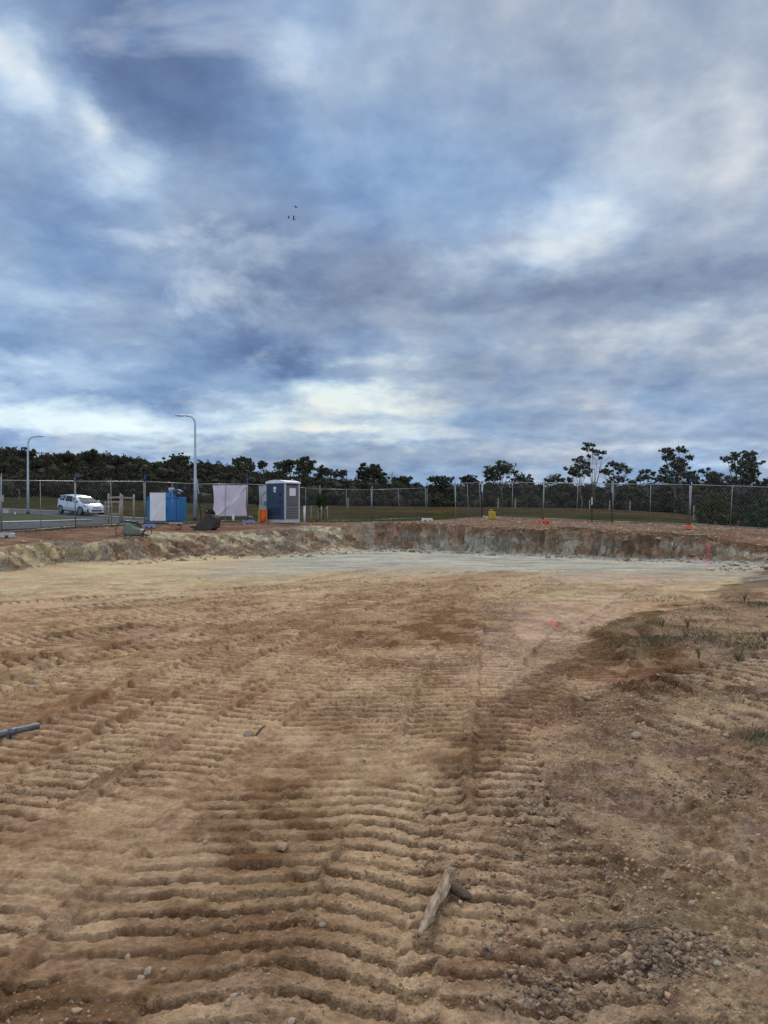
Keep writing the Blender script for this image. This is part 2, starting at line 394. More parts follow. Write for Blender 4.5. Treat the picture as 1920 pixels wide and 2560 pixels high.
for i, x0 in enumerate([-9.0, -7.6, -6.4]):
    strip([(x0, 8.0), (x0+2.5, 11), (x0+7, 15.5), (x0+11, 20)], .25, .15, .03, .9)
strip([(-2.9, 2.2), (-2.0, 3.4), (-1.3, 4.3), (-.6, 5.0)], .24, .14, .02, .5)
for (a, b) in [((1.15, 2.75), (1.75, 3.25)), ((1.05, 3.1), (1.75, 3.7)), ((1.25, 3.75), (2.2, 4.25)), ((1.5, 2.95), (1.95, 3.3))]:
    strip([a, b], .17, .16, .045, 1.0, 'lug')
strip([(2.6, 7.0), (3.6, 7.5), (5.0, 8.3)], .26, .2, .032, .95)
strip([(1.9, 6.3), (3.0, 6.9), (4.6, 7.7)], .26, .2, .032, .95)
strip([(1.7, 5.4), (3.0, 6.0), (4.6, 6.9)], .24, .2, .030, .9)
strip([(1.9, 4.6), (3.2, 5.2), (5, 6.2)], .24, .2, .024, .7)

def rows_y():
    ys = list(np.linspace(-60, -2, 16))+list(np.linspace(-1.6, 1.9, 40))
    y = 2.0
    while y < 17.5:
        ys.append(y); y += min(max(.0055, y*y/1230*1.15), .030)
    while y < 36.5: ys.append(y); y += .055
    while y < 3500: ys.append(y); y += max(.08, (y-35)*.03)*1.0
    return np.array(ys)
YS = rows_y()
NC = 860
HW = np.where(YS > 1.5, .60*YS+2.4+.75*np.maximum(YS-45, 0), 3.3+(1.5-YS)*1.6)
CC = np.linspace(-1, 1, NC)
GX = HW[:, None]*CC[None]; GY = np.repeat(YS[:, None], NC, 1)
def terrain():
    x, y = GX.ravel(), GY.ravel()
    up = U(x, y)
    nearm = y < 60
    sd, wd, al = np.full(x.shape, 60.), np.ones(x.shape), np.zeros(x.shape)
    a, b, c = pit_sd(x[nearm], y[nearm]); sd[nearm] = a; wd[nearm] = b; al[nearm] = c
    col = np.zeros((len(x), 3)); rgh = np.zeros(len(x))
    # --- noise fields
    n_big = fbm(x, y, .35, 4, 3); n_med = fbm(x, y, 1.6, 4, 11); n_f = fbm(x, y, 6.5, 4, 23); n_ff = fbm(x, y, 26., 3, 31, .6)
    n_r = fbm(x, y, 9., 4, 47, .55, True)
    # --- the scarp: gullies and blocks along it
    far_wall = sst(18, 22, y)
    gul = (fbm(al, sd*.35, 1.9, 4, 61)-.5)*1.0
    blk = np.floor(vnoise(al*2.2, up*0+3.3, 71)*3)/3
    blk2 = fbm(al, sd*1.5, 4.5, 3, 73, .6, True)
    sdw = sd + far_wall*(gul*.75*np.clip(wd, .5, 2) + (blk2-.5)*.34*np.clip(wd, .4, 1) + (blk-.3)*.30) + (1-far_wall)*(n_med-.5)*.5
    t = sdw/wd
    steep = sst(.0, .8, t)
    soft = sst(.0, 1.0, t)
    lerp = np.where(wd > 1.6, soft, steep)
    floor = (n_big-.5)*.05+(fbm(x, y, .12, 2, 5)-.5)*.04
    floor = floor*sst(-1, 3, y)
    z = floor*(1-lerp)+up*lerp
    onwall = np.exp(-((t-.5)/.42)**2)*far_wall
    z += onwall*((n_r-.5)*.22+(fbm(al, z, 5, 3, 81)-.5)*.2)*np.clip(wd, .5, 1.2)
    # overhanging crumbs of topsoil along the lip
    lip = np.exp(-((t-1.0)/.2)**2)*far_wall*(wd < 1.6)
    z += lip*(.06+(n_f-.5)*.14)
    # the spill at the foot
    foot = np.exp(-((t+.15)/.25)**2)*far_wall*(wd < 1.6)
    z += foot*np.clip(n_r-.5, 0, 1)*.16
    # the low berm of pushed-up soil on the right
    bm = np.zeros(len(x))
    for (bx, by, br, bh) in [(2.35, 6.8, .34, .05), (2.6, 7.6, .34, .08), (2.72, 8.3, .34, .1), (2.85, 9.0, .32, .11), (2.95, 9.6, .3, .1), (3.15, 10.1, .3, .1), (3.5, 10.7, .3, .07), (4.1, 11.6, .3, .05), (4.8, 12.6, .3, .04)]:
        q = ((x-bx)**2+(y-by)**2)/(br*br); m = q < 9
        bm[m] = np.maximum(bm[m], np.exp(-q[m])*bh)
    bm *= .5+n_f*1.0
    z += bm
    # --- the tracks
    micro = (n_f-.5)*.022+(n_r-.5)*.014*sst(40, 10, y)
    trk = np.zeros(len(x)); pad = np.zeros(len(x))
    patch = fbm(x, y, .8, 3, 91)
    for (pts, hw, pitch, dep, k, sdn, kind) in STR:
        P = np.array(pts)
        # smooth the line
        for _ in range(2):
            Qp = [P[0]]
            for i in range(len(P)-1): Qp += [P[i]*.75+P[i+1]*.25, P[i]*.25+P[i+1]*.75]
            Qp.append(P[-1]); P = np.array(Qp)
        lo = P.min(0)-.6; hi = P.max(0)+.6
        I = np.where((x > lo[0]) & (x < hi[0]) & (y > lo[1]) & (y < hi[1]))[0]
        if not len(I): continue
        xi, yi = x[I], y[I]
        best = np.full(len(I), 1e9); lat = np.zeros(len(I)); S = np.zeros(len(I)); run = 0
        for i in range(len(P)-1):
            dx, dy = P[i+1]-P[i]; l = math.hypot(dx, dy); tt = np.clip(((xi-P[i, 0])*dx+(yi-P[i, 1])*dy)/(l*l), 0, 1)
            ex, ey = xi-(P[i, 0]+tt*dx), yi-(P[i, 1]+tt*dy); d = ex*ex+ey*ey; m = d < best
            best = np.where(m, d, best); lat = np.where(m, (dx*ey-dy*ex)/l, lat); S = np.where(m, run+tt*l, S); run += l
        dist = np.sqrt(best); K = dist < hw*1.35
        I, lat, S, dist = I[K], lat[K], S[K], dist[K]; xi, yi = x[I], y[I]
        wob = (vnoise(xi*5, yi*5, 200+sdn)-.5); wob2 = (vnoise(xi*14, yi*14, 300+sdn)-.5)
        tl = (dist+wob*.06+wob2*.035)/hw
        e = sst(1.04, .9, tl)*sst(0, .35, S)*sst(0, .35, run-S)
        ph = S/pitch+wob*.20+wob2*.20+(vnoise(xi*42, yi*42, 900+sdn)-.5)*.22+.15*(lat/hw)**2+.35*vnoise(S*.9, S*0+sdn, 7)
        f = ph-np.floor(ph); bid = np.floor(ph)
        amp = .55+.6*_h(bid.astype(np.int64), np.full(len(I), sdn, np.int64), 9)
        dep = dep*np.interp(yi, [2.5, 5, 9], [.72, .9, 1.25])
        rs_ = np.random.default_rng(900+sdn).random(3)
        ph = ph+(rs_[0]-.5)*1.0*lat/hw+rs_[2]*7.3
        f = ph-np.floor(ph); bid = np.floor(ph)
        if kind == 'bar':
            tr = sst(.64, .72, f)*sst(1.0, .965, f)*(.75+.5*vnoise(xi*24, yi*24, 800+sdn))
            ridge = np.exp(-((f-.05)/.06)**2)+np.exp(-((f-1.05)/.06)**2)
            crum = sst(.35, .7, vnoise(xi*9, yi*9, 400+sdn))
            hgt = -dep*.3 - dep*1.1*tr*amp + dep*.25*ridge*(.3+amp)
            hgt += (rs_[1]-.6)*.018*np.interp(yi, [2, 8], [.8, 1.2]) - .010*np.exp(-((1-tl)/.10)**2)
            hgt += wob2*.008+tr*(vnoise(xi*38, yi*38, 500+sdn)-.5)*.010+(tr-.5)*crum*.006
            gap = np.exp(-((np.abs(lat)-hw*1.02)/(hw*.10))**2)
            kk = k*(.42+.58*sst(.30, .42, patch[I]+wob*.15))
        else:
            q = lat/hw*1.5; qf = q-np.floor(q)
            lug = np.maximum(0, 1-np.abs(f-.5)*3.0)*np.maximum(0, 1-np.abs(qf-.5)*2.6)
            hgt = -dep*.5+dep*1.25*np.minimum(lug*1.9*(.7+.6*vnoise(xi*11, yi*11, 600+sdn)), .8)*amp+wob2*.02; tr = sst(.4, .1, lug)*.6; gap = 0*f; kk = k*.9
        ek = e*kk
        micro[I] = micro[I]*(1-np.minimum(ek*1.15, .97))+hgt*ek + dep*.65*gap*kk*(.3+.9*vnoise(xi*9, yi*9, 700+sdn))*sst(0, .3, S)
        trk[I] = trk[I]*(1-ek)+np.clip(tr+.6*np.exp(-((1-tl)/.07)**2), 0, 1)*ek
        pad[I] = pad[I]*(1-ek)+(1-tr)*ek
    nearw = sst(30, 20, y)
    z += micro*np.where(y < 26, 1, np.where(y < 50, .8, .3))
    # crumbs and clods
    cl = fbm(x, y, 14, 3, 131, .6, True)
    loose = np.clip(sst(.48, .62, fbm(x, y, 1.1, 3, 141))*.8+trk*.55+bm*9-pad*.35, 0, 1)
    right = sst(-.15, .45, x-np.interp(y, [0, 2.4, 3, 4, 5, 6.5, 7.2, 8.3, 9.6, 10.6, 14, 23], [.2, .25, .30, .55, .85, 1.5, 2.5, 3.0, 3.2, 3.7, 6, 11.5])+(n_med-.5)*.9)*sst(24, 18, y)
    stony = np.clip(right, 0, 1)
    amp_c = (.010*loose+.010*stony+.003)*sst(22, 8, y)
    z += (cl-.45)*amp_c*2.3+((n_ff-.5)*.012+(fbm(x, y, 44., 2, 361, .6, True)-.5)*.008)*sst(12, 3, y)*(1-.6*pad)
    z += (fbm(x, y, 3.2, 4, 151)-.5)*.06*sst(0, 1, t)*sst(18, 24, y)*sst(60, 36, y)*(x > -9.5)
    z += stony*((fbm(x, y, 5.5, 4, 371)-.5)*.045+np.clip(fbm(x, y, 8, 4, 373, .55, True)-.55, 0, 1)*.05)*sst(16, 7, y)*(1-.7*pad)
    # --- colour: the soil's own, and groove shade painted in the tracks
    def c3(r, g, b): return np.array(lin(r, g, b))
    def mix(w, c):
        nonlocal col
        w = np.clip(w, 0, 1)[:, None]; col = col*(1-w)+np.array(c)*w
    tan = c3(174, 142, 111); dtan = c3(128, 98, 67); pink = c3(174, 149, 130); cream = c3(190, 174, 134); grey = c3(160, 156, 142); rust = c3(136, 94, 66)
    umber = c3(98, 70, 46); yel = c3(172, 152, 112); redb = c3(126, 88, 66)
    col[:] = tan
    wn = (n_med-.5)*1.6; wb = (n_big-.5)*2
    mix(sst(.45, .7, n_big+ (n_med-.5)*.5)*.35, pink)
    mix(sst(.50, .66, fbm(x, y, .55, 4, 161))*.5, dtan)
    def blob(px, py, rx, ry, c, s=1.0, rot=0., h=0.):
        X0, Y0 = P2(px, py)
        ca, sa = math.cos(rot), math.sin(rot); ex = x-X0; ey = y-Y0
        u = (ex*ca+ey*sa)/rx; v = (-ex*sa+ey*ca)/ry
        r = np.sqrt(u*u+v*v)+wn*.35+(n_f-.5)*.9+(n_r-.5)*.5
        mix(sst(1.05, .75, r)*s, c)
    # the yellow and the grey clay bared at the far side of the pad
    dfoot = -sd
    clay = sst(10.5, 7.8, dfoot+wn*1.5+wb*1.5+np.interp(x, [-9, -2, 3, 8, 12], [-1.5, -1.0, .6, 1.0, 0.6]))*sst(12, 15, y)
    mix(clay*.85, c3(186, 170, 132))
    mix(clay*sst(.45, .6, fbm(x, y*2.2, .8, 4, 171))*.55, tan)
    gz_ = sst(8.8, 6.2, dfoot+wn*1.2)*sst(-6.0, -1.5, x+wn)*sst(17, 19, y)
    mix(gz_*.85, grey)
    mix(gz_*sst(.5, .62, fbm(x, y*2.5, 1.3, 4, 181))*.6, c3(122, 128, 124))
    mix(gz_*sst(.54, .66, fbm(x, y*2.5, 1.1, 4, 191))*.7, c3(180, 172, 148))
    mix(sst(.6, .25, np.abs(y-np.interp(x, [-9, -5, 0, 5, 11], [15.5, 17, 18.9, 19.2, 20.2])+wn*.8)/2.0)*.4*sst(-7, 8, x), yel)
    # the right-hand side: stony grey brown, rust further back
    mix(right*.85, c3(150, 117, 99)); mix(right*sst(.48, .6, fbm(x, y, 1.9, 4, 201))*.65, c3(164, 134, 102)); mix(right*sst(.50, .60, fbm(x, y, 1.3, 4, 211))*.5*sst(12, 8, y), c3(106, 80, 64))
    mix(right*sst(9, 12, y+wn)*.7, c3(148, 114, 92)); mix(right*sst(4.6, 5.4, y)*sst(9.2, 8.0, y)*pad*.85, c3(188, 164, 144)); mix(right*sst(.52, .60, fbm(x, y, 7.5, 4, 381))*.4, c3(98, 74, 60)); mix(right*sst(.56, .62, fbm(x, y, 9.5, 3, 383))*.5, c3(176, 152, 130)); mix(right*sst(.5, .56, fbm(x, y*1.3, 3.6, 4, 213))*.75*sst(.35, .55, n_big+.1), c3(182, 152, 118))
    mix(np.clip(trk*1.0, 0, 1)*.80*sst(.2, .6, fbm(x, y, 4, 3, 331)+.15), c3(112, 82, 52)); mix(pad*.6, c3(190, 160, 126)); mix(sst(0, .035, bm)*.9, c3(84, 60, 42))  # trench dark and pad pale: soil tone plus groove shade painted into the colour
    # darker, freshly turned soil
    blob(1130, 1560, .9, 2.3, umber, .75, -.25); blob(1130, 1590, .5, 1.2, dtan, .6)
    blob(1100, 1750, .3, 1.7, dtan, .5); blob(1590, 1650, .5, 1.9, umber, .55, -.12); blob(1540, 1690, .45, .9, redb, .6)
    blob(700, 2060, .28, .9, dtan, .6); blob(560, 2320, .5, .5, dtan, .4); blob(100, 1740, 1.2, .5, dtan, .7, .1); blob(360, 1570, 1.9, .5, dtan, .5, .15)
    blob(400, 1610, 1.0, .35, redb, .35, .3); blob(560, 1510, 2.0, .4, umber, .35, .2); blob(200, 1640, 1.2, .35, dtan, .5)
    blob(1400, 1540, 1.4, 2.4, pink, .4, -.3); blob(1330, 1600, .8, 1.0, c3(184, 162, 142), .35); blob(1370, 1530, .5, .5, cream, .5)
    blob(1560, 1450, 2.0, 2.0, pink, .5); blob(1480, 1780, .7, .8, redb, .45); blob(120, 2540, .45, .2, c3(104, 78, 54), .8)
    blob(1660, 2280, .45, .35, yel, .35); blob(1330, 2180, .3, .35, tan, .5); blob(1300, 2420, .3, .15, redb, .5); blob(980, 1930, .5, .9, yel, .25)
    def band(pts, w, c, sg):
        P = [P2(*p) for p in pts]; best = np.full(x.shape, 1e9)
        for (a0, b0), (a1, b1) in zip(P[:-1], P[1:]):
            dx, dy = a1-a0, b1-b0; tt = np.clip(((x-a0)*dx+(y-b0)*dy)/(dx*dx+dy*dy), 0, 1)
            best = np.minimum(best, np.hypot(x-a0-tt*dx, y-b0-tt*dy))
        q = best/w+wn*.40+(n_f-.5)*1.2+(n_r-.5)*.6
        mix(sst(1.05, .8, q)*sg, c)
    band([(1250, 1690), (1340, 1600), (1450, 1520), (1620, 1445)], .6, c3(180, 152, 130), .38)
    band([(1160, 1930), (1220, 1790), (1380, 1690), (1520, 1600), (1600, 1545)], .24, c3(100, 76, 58), .65)
    band([(1440, 1690), (1580, 1590)], .24, c3(106, 80, 60), .5)
    band([(700, 1700), (900, 1600), (1060, 1500), (1150, 1450), (1250, 1432)], .9, c3(134, 98, 68), .45)
    band([(150, 1770), (450, 1640), (750, 1540), (1000, 1460)], .5, c3(132, 98, 70), .45)
    band([(0, 1690), (350, 1690), (700, 1665), (960, 1740)], .75, c3(190, 160, 124), .5)
    band([(600, 2350), (650, 2150), (720, 2000), (760, 1900)], .22, c3(114, 84, 58), .4)
    band([(0, 1560), (600, 1500), (900, 1455)], 1.2, c3(176, 144, 108), .4)
    for (px, py, rx, ry, sg) in [(640, 2030, .35, 1.0, .6), (760, 2150, .25, .5, .5), (520, 2330, .45, .5, .5), (880, 1770, .5, 1.2, .4), (1180, 1830, .25, .9, .55), (1110, 2230, .12, .5, .4), (60, 1960, .5, .7, .35), (1500, 2120, .3, .3, .55), (1280, 2080, .2, .4, .5), (1650, 2180, .3, .3, .5), (1330, 2330, .3, .2, .4), (300, 2230, .4, .3, .3)]:
        blob(px, py, rx, ry, c3(100, 74, 50), sg*.55, -.12)
    mix(sst(.56, .7, n_r)*.30*sst(26, 12, y), umber)
    mix(sst(.53, .62, fbm(x, y, 2.6, 4, 341))*.35*sst(22, 15, y), c3(112, 82, 54)); mix(sst(.52, .64, fbm(x, y, 3.4, 4, 351))*.35*sst(22, 15, y), c3(192, 162, 124))
    # the walls of the cut
    lw = sst(0, .12, t)*sst(13, 18, y)
    leftw = (x < -.4)
    rock = fbm(al*1.0, z*2.0+sd*.8, 1.5, 5, 221)
    mix(lw*1.0, np.array(c3(122, 99, 78)))
    mix(lw*sst(.46, .56, rock)*.8*np.where(leftw, .25, 1)*np.where(leftw, 1, sst(.75, .5, t)), c3(146, 142, 126))
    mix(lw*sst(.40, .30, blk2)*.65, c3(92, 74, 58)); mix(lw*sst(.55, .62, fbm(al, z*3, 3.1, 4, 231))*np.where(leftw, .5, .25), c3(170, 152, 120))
    mix(lw*leftw*sst(.42, .55, fbm(al, sd*.6, 1.3, 4, 241))*.8*sst(1.1, .85, t), c3(186, 172, 138))
    mix(lw*leftw*sst(.50, .60, fbm(al+sd*.5, sd*.4, 2.6, 4, 251))*.55, c3(120, 88, 64))
    mix(lw*leftw*sst(.56, .64, fbm(al, sd, 1.6, 4, 253))*.5, c3(128, 126, 116))
    mix(lw*leftw*sst(-8.0, -8.6, x)*sst(.40, .55, rock)*sst(1.1, .9, t)*.6*sst(.42, .55, fbm(al, sd, 2.6, 4, 257)), c3(178, 160, 116))
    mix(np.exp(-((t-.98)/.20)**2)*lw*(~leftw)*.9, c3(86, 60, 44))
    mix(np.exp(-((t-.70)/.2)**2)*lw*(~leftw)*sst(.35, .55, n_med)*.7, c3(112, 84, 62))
    # upper dirt
    ud = sst(1.02, 1.25, t)*sst(14, 18, y)*sst(60, 45, y)
    mix(ud, c3(118, 92, 73)); mix(ud*leftw*.85, c3(108, 82, 68)); mix(ud*sst(.45, .62, fbm(x, y*2, 1.4, 4, 261))*.6, c3(142, 114, 90)); mix(ud*sst(.5, .62, fbm(x, y*1.6, 2.8, 4, 275))*.45, c3(92, 68, 52)); mix(ud*sst(.52, .64, fbm(x, y, .7, 4, 271))*.6, c3(104, 76, 58))
    mix(ud*sst(-9.5, -11, x)*sst(1.9, 1.2, t)*.6, c3(176, 156, 124))
    # beyond the fence: paddock
    fl = np.interp(x, [-25, -14.1, -12.9, -11.9, -10.0, -8.6, -6.6, -4.8, -3.5, -.7, 2.5, 3.6, 5.0, 7.8, 10.6, 13.5, 16.4, 30], [14, 23, 26, 29.6, 32.3, 35.3, 37.2, 38.4, 38.9, 39.5, 40., 40.5, 40.8, 38.6, 36.2, 34.4, 32.6, 24])
    pd = sst(.0, 2.0, y-fl+wn*1.5)
    dry = c3(60, 55, 36); grn = c3(46, 60, 24); brn = c3(78, 60, 44)
    mix(pd, dry)
    g = np.zeros(len(x))
    g = np.maximum(g, np.exp(-((y-50)/9)**2)*sst(-4, 2, x)*sst(19, 13, x))
    g = np.maximum(g, np.exp(-((y-44)/5)**2)*sst(-12, -8, x))
    g = np.maximum(g, np.exp(-((y-52)/9)**2-((x+15)/5)**2))
    g = np.maximum(g, np.exp(-((y-47)/6)**2-((x+6)/7)**2))
    g = np.maximum(g, .35*np.exp(-((y-120)/50)**2)*sst(0, -20, x))
    mix(pd*g*np.clip(.75+wb*.6+wn*.4, .2, 1), grn)
    mix(pd*sst(58, 72, y)*sst(-14, 4, x)*.8, brn)
    mix(pd*sst(.52, .62, fbm(x, y*.6, .22, 4, 281))*.45, c3(92, 76, 54)); mix(pd*sst(.5, .62, fbm(x, y*.5, .9, 4, 283))*.6, c3(44, 42, 26)); mix(pd*sst(.5, .6, fbm(x, y*.4, 2.6, 3, 285))*.5, c3(50, 52, 28))
    mix(sst(110, 160, y), c3(62, 58, 40))
    # patches of low weeds on the right
    wz = np.zeros(len(x))
    for (px, py, rx, ry) in [(1640, 1590, .9, 1.2), (1720, 1620, 1.5, .45), (1860, 1640, .8, .5), (1590, 1650, .3, .5), (1700, 1545, .9, .7), (1905, 1530, .6, .6), (1880, 1860, .25, .35), (1600, 1480, 1.2, .9), (1850, 1460, 1.5, 1.2)]:
        X0, Y0 = P2(px, py); r = np.sqrt(((x-X0)/rx)**2+((y-Y0)/ry)**2)+wn*.4
        wz = np.maximum(wz, sst(1.2, .5, r))
    mix(wz*.30*sst(.4, .6, n_med), c3(104, 94, 64))
    for (px, py, rx, ry, s) in [(1380, 1562, .075, .17, .7), (1660, 1446, .10, .18, .35), (295, 1483, .08, .18, .5)]:
        X0, Y0 = P2(px, py); r = np.sqrt(((x-X0)/rx)**2+((y-Y0)/ry)**2)+(n_f-.5)*1.4
        mix(sst(1.1, .6, r)*s, c3(228, 92, 104))
    # survey paint sprayed on the cut face
    for (px, py, rx, s) in [(1770, 1378, .06, .7), (1774, 1392, .13, .45), (1738, 1392, .07, .4), (988, 1334, .07, .6)]:
        X0 = (px-960)/F; m = np.abs(x/np.maximum(y, 1)-X0)
        dd = np.interp(px, [985, 1770], [31.6, 24.1]); zz = EYE-(py-HOR)/F*dd
        r = np.sqrt((m*dd/rx)**2+((z-zz)/.20)**2)+(n_f-.5)*1.0
        mix(sst(1.1, .7, r)*s*(np.abs(y-dd) < 2.2), c3(186, 110, 112))
    col *= 1+np.array([.12, .10, .10])*((1-pd*sst(20, 24, y))*(1-stony*1.5))[:, None]
    rgh = np.clip(loose+stony*.6, 0, 1); wallm = lw*sst(1.05, .9, t)
    return z, col, rgh, wallm, stony
Z, COLR, RGH, WZ, STONY = terrain()
ZG = Z.reshape(GX.shape)
def gz(x, y):
    """height of the ground sheet at points"""
    x = np.atleast_1d(np.asarray(x, float)); y = np.atleast_1d(np.asarray(y, float))
    i = np.clip(np.searchsorted(YS, y)-1, 0, len(YS)-2); ty = (y-YS[i])/(YS[i+1]-YS[i])
    def row(r):
        c = np.clip((x/HW[r]+1)/2*(NC-1), 0, NC-1.001); k = c.astype(int); q = c-k
        return ZG[r, k]*(1-q)+ZG[r, k+1]*q
    return row(i)*(1-ty)+row(i+1)*ty
def g1(x, y): return float(gz(x, y)[0])
def hit(px, py, d0=2.0, d1=400):
    """where the sight line through a point of the photograph meets the ground, beyond distance d0"""
    ds = np.geomspace(d0, d1, 1500); xs = (px-960)/F*ds; zs = EYE-(py-HOR)/F*ds
    h = gz(xs, ds); k = np.where(h >= zs)[0]
    d = ds[k[0]] if len(k) else d1
    return (px-960)/F*d, d, g1((px-960)/F*d, d)

def ground_material():
    m = bpy.data.materials.new("soil"); m.use_nodes = True
    nt = m.node_tree; N, L = nt.nodes, nt.links; p = N['Principled BSDF']
    p.inputs['Roughness'].default_value = 1.0; p.inputs['Specular IOR Level'].default_value = 0.0
    at = N.new('ShaderNodeAttribute'); at.attribute_name = 'soil'
    ar = N.new('ShaderNodeAttribute'); ar.attribute_name = 'loose'
    tc = N.new('ShaderNodeTexCoord')
    def noise(s, d, r=.6):
        n = N.new('ShaderNodeTexNoise'); n.inputs['Scale'].default_value = s; n.inputs['Detail'].default_value = d; n.inputs['Roughness'].default_value = r
        L.new(tc.outputs['Object'], n.inputs['Vector']); return n.outputs[0]
    def mul(col, fac, lo, hi):
        mr = N.new('ShaderNodeMapRange'); L.new(fac, mr.inputs[0]); mr.inputs[1].default_value = .3; mr.inputs[2].default_value = .7; mr.inputs[3].default_value = lo; mr.inputs[4].default_value = hi
        v = N.new('ShaderNodeVectorMath'); v.operation = 'SCALE'; L.new(col, v.inputs[0]); L.new(mr.outputs[0], v.inputs[3]); return v.outputs[0]
    c = mul(at.outputs['Color'], noise(34, 8, .75), .60, 1.34)
    c = mul(c, noise(6, 9, .7), .82, 1.17)
    c = mul(c, noise(.9, 6, .6), .90, 1.10)
    # small stones set in the soil
    vo = N.new('ShaderNodeTexVoronoi'); vo.inputs['Scale'].default_value = 42; L.new(tc.outputs['Object'], vo.inputs['Vector'])
    sepc = N.new('ShaderNodeSeparateColor'); L.new(vo.outputs['Color'], sepc.inputs[0])
    gt = N.new('ShaderNodeMath'); gt.operation = 'GREATER_THAN'; L.new(sepc.outputs[0], gt.inputs[0]); gt.inputs[1].default_value = .80
    lt = N.new('ShaderNodeMath'); lt.operation = 'LESS_THAN'; L.new(vo.outputs['Distance'], lt.inputs[0]); lt.inputs[1].default_value = .30
    mm = N.new('ShaderNodeMath'); mm.operation = 'MULTIPLY'; L.new(gt.outputs[0], mm.inputs[0]); L.new(lt.outputs[0], mm.inputs[1])
    lz = N.new('ShaderNodeMath'); lz.operation = 'MULTIPLY_ADD'; L.new(ar.outputs['Fac'], lz.inputs[0]); lz.inputs[1].default_value = .5; lz.inputs[2].default_value = .12
    m3 = N.new('ShaderNodeMath'); m3.operation = 'MULTIPLY'; L.new(mm.outputs[0], m3.inputs[0]); L.new(lz.outputs[0], m3.inputs[1])
    mx = N.new('ShaderNodeMix'); mx.data_type = 'RGBA'; L.new(m3.outputs[0], mx.inputs[0]); L.new(c, mx.inputs[6]); mx.inputs[7].default_value = (.42, .37, .31, 1)
    # the cut face: broken rock in blocks, with dark joints
    aw = N.new('ShaderNodeAttribute'); aw.attribute_name = 'wall'
    wpn = N.new('ShaderNodeTexNoise'); wpn.inputs['Scale'].default_value = 2.2; wpn.inputs['Detail'].default_value = 4; L.new(tc.outputs['Object'], wpn.inputs['Vector'])
    wa = N.new('ShaderNodeVectorMath'); wa.operation = 'MULTIPLY_ADD'; L.new(wpn.outputs['Color'], wa.inputs[0]); wa.inputs[1].default_value = (.7, .7, .7); L.new(tc.outputs['Object'], wa.inputs[2])
    v1 = N.new('ShaderNodeTexVoronoi'); v1.inputs['Scale'].default_value = 3.4; L.new(wa.outputs[0], v1.inputs['Vector'])
    v2 = N.new('ShaderNodeTexVoronoi'); v2.feature = 'DISTANCE_TO_EDGE'; v2.inputs['Scale'].default_value = 3.4; L.new(wa.outputs[0], v2.inputs['Vector'])
    s1 = N.new('ShaderNodeSeparateColor'); L.new(v1.outputs['Color'], s1.inputs[0])
    mr1 = N.new('ShaderNodeMapRange'); L.new(s1.outputs[0], mr1.inputs[0]); mr1.inputs[3].default_value = .62; mr1.inputs[4].default_value = 1.32
    mr2 = N.new('ShaderNodeMapRange'); L.new(v2.outputs['Distance'], mr2.inputs[0]); mr2.inputs[2].default_value = .07; mr2.inputs[3].default_value = .55; mr2.inputs[4].default_value = 1.0
    pm_ = N.new('ShaderNodeMath'); pm_.operation = 'MULTIPLY'; L.new(mr1.outputs[0], pm_.inputs[0]); L.new(mr2.outputs[0], pm_.inputs[1])
    wcol = N.new('ShaderNodeVectorMath'); wcol.operation = 'SCALE'; L.new(mx.outputs[2], wcol.inputs[0]); L.new(pm_.outputs[0], wcol.inputs[3])
    mxw = N.new('ShaderNodeMix'); mxw.data_type = 'RGBA'; L.new(aw.outputs['Fac'], mxw.inputs[0]); L.new(mx.outputs[2], mxw.inputs[6]); L.new(wcol.outputs[0], mxw.inputs[7])
    L.new(mxw.outputs[2], p.inputs['Base Color'])
    b1 = N.new('ShaderNodeBump'); b1.inputs['Distance'].default_value = .018; b1.inputs['Strength'].default_value = 1.0; L.new(noise(60, 8, .7), b1.inputs['Height'])
    b2 = N.new('ShaderNodeBump'); b2.inputs['Distance'].default_value = .05; st2 = N.new('ShaderNodeMath'); st2.operation = 'MULTIPLY_ADD'; st2.use_clamp = True; L.new(ar.outputs['Fac'], st2.inputs[0]); st2.inputs[1].default_value = .5; st2.inputs[2].default_value = .12; L.new(st2.outputs[0], b2.inputs['Strength']); L.new(noise(11, 8, .65), b2.inputs['Height']); L.new(b1.outputs[0], b2.inputs['Normal'])
    vc = N.new('ShaderNodeTexVoronoi'); vc.inputs['Scale'].default_value = 70; vc.inputs['Randomness'].default_value = 1; L.new(tc.outputs['Object'], vc.inputs['Vector'])
    inv = N.new('ShaderNodeMath'); inv.operation = 'SUBTRACT'; inv.inputs[0].default_value = 1; L.new(vc.outputs['Distance'], inv.inputs[1])
    b3 = N.new('ShaderNodeBump'); b3.inputs['Distance'].default_value = .012; L.new(inv.outputs[0], b3.inputs['Height']); L.new(b2.outputs[0], b3.inputs['Normal'])
    st3 = N.new('ShaderNodeMath'); st3.operation = 'MULTIPLY_ADD'; st3.use_clamp = True; L.new(ar.outputs['Fac'], st3.inputs[0]); st3.inputs[1].default_value = .8; st3.inputs[2].default_value = .12; L.new(st3.outputs[0], b3.inputs['Strength'])
    L.new(b3.outputs[0], p.inputs['Normal'])
    return m
_i = np.arange(len(YS)-1)[:, None]*NC+np.arange(NC-1)[None]
Q = np.stack([_i, _i+1, _i+NC+1, _i+NC], -1).reshape(-1, 4)
V = np.stack([GX.ravel(), GY.ravel(), Z], 1)
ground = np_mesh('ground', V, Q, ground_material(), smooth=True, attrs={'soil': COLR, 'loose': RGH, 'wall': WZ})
tag(ground, 'bare excavated house pad of tan clay with machine track marks', None, None, 'structure')

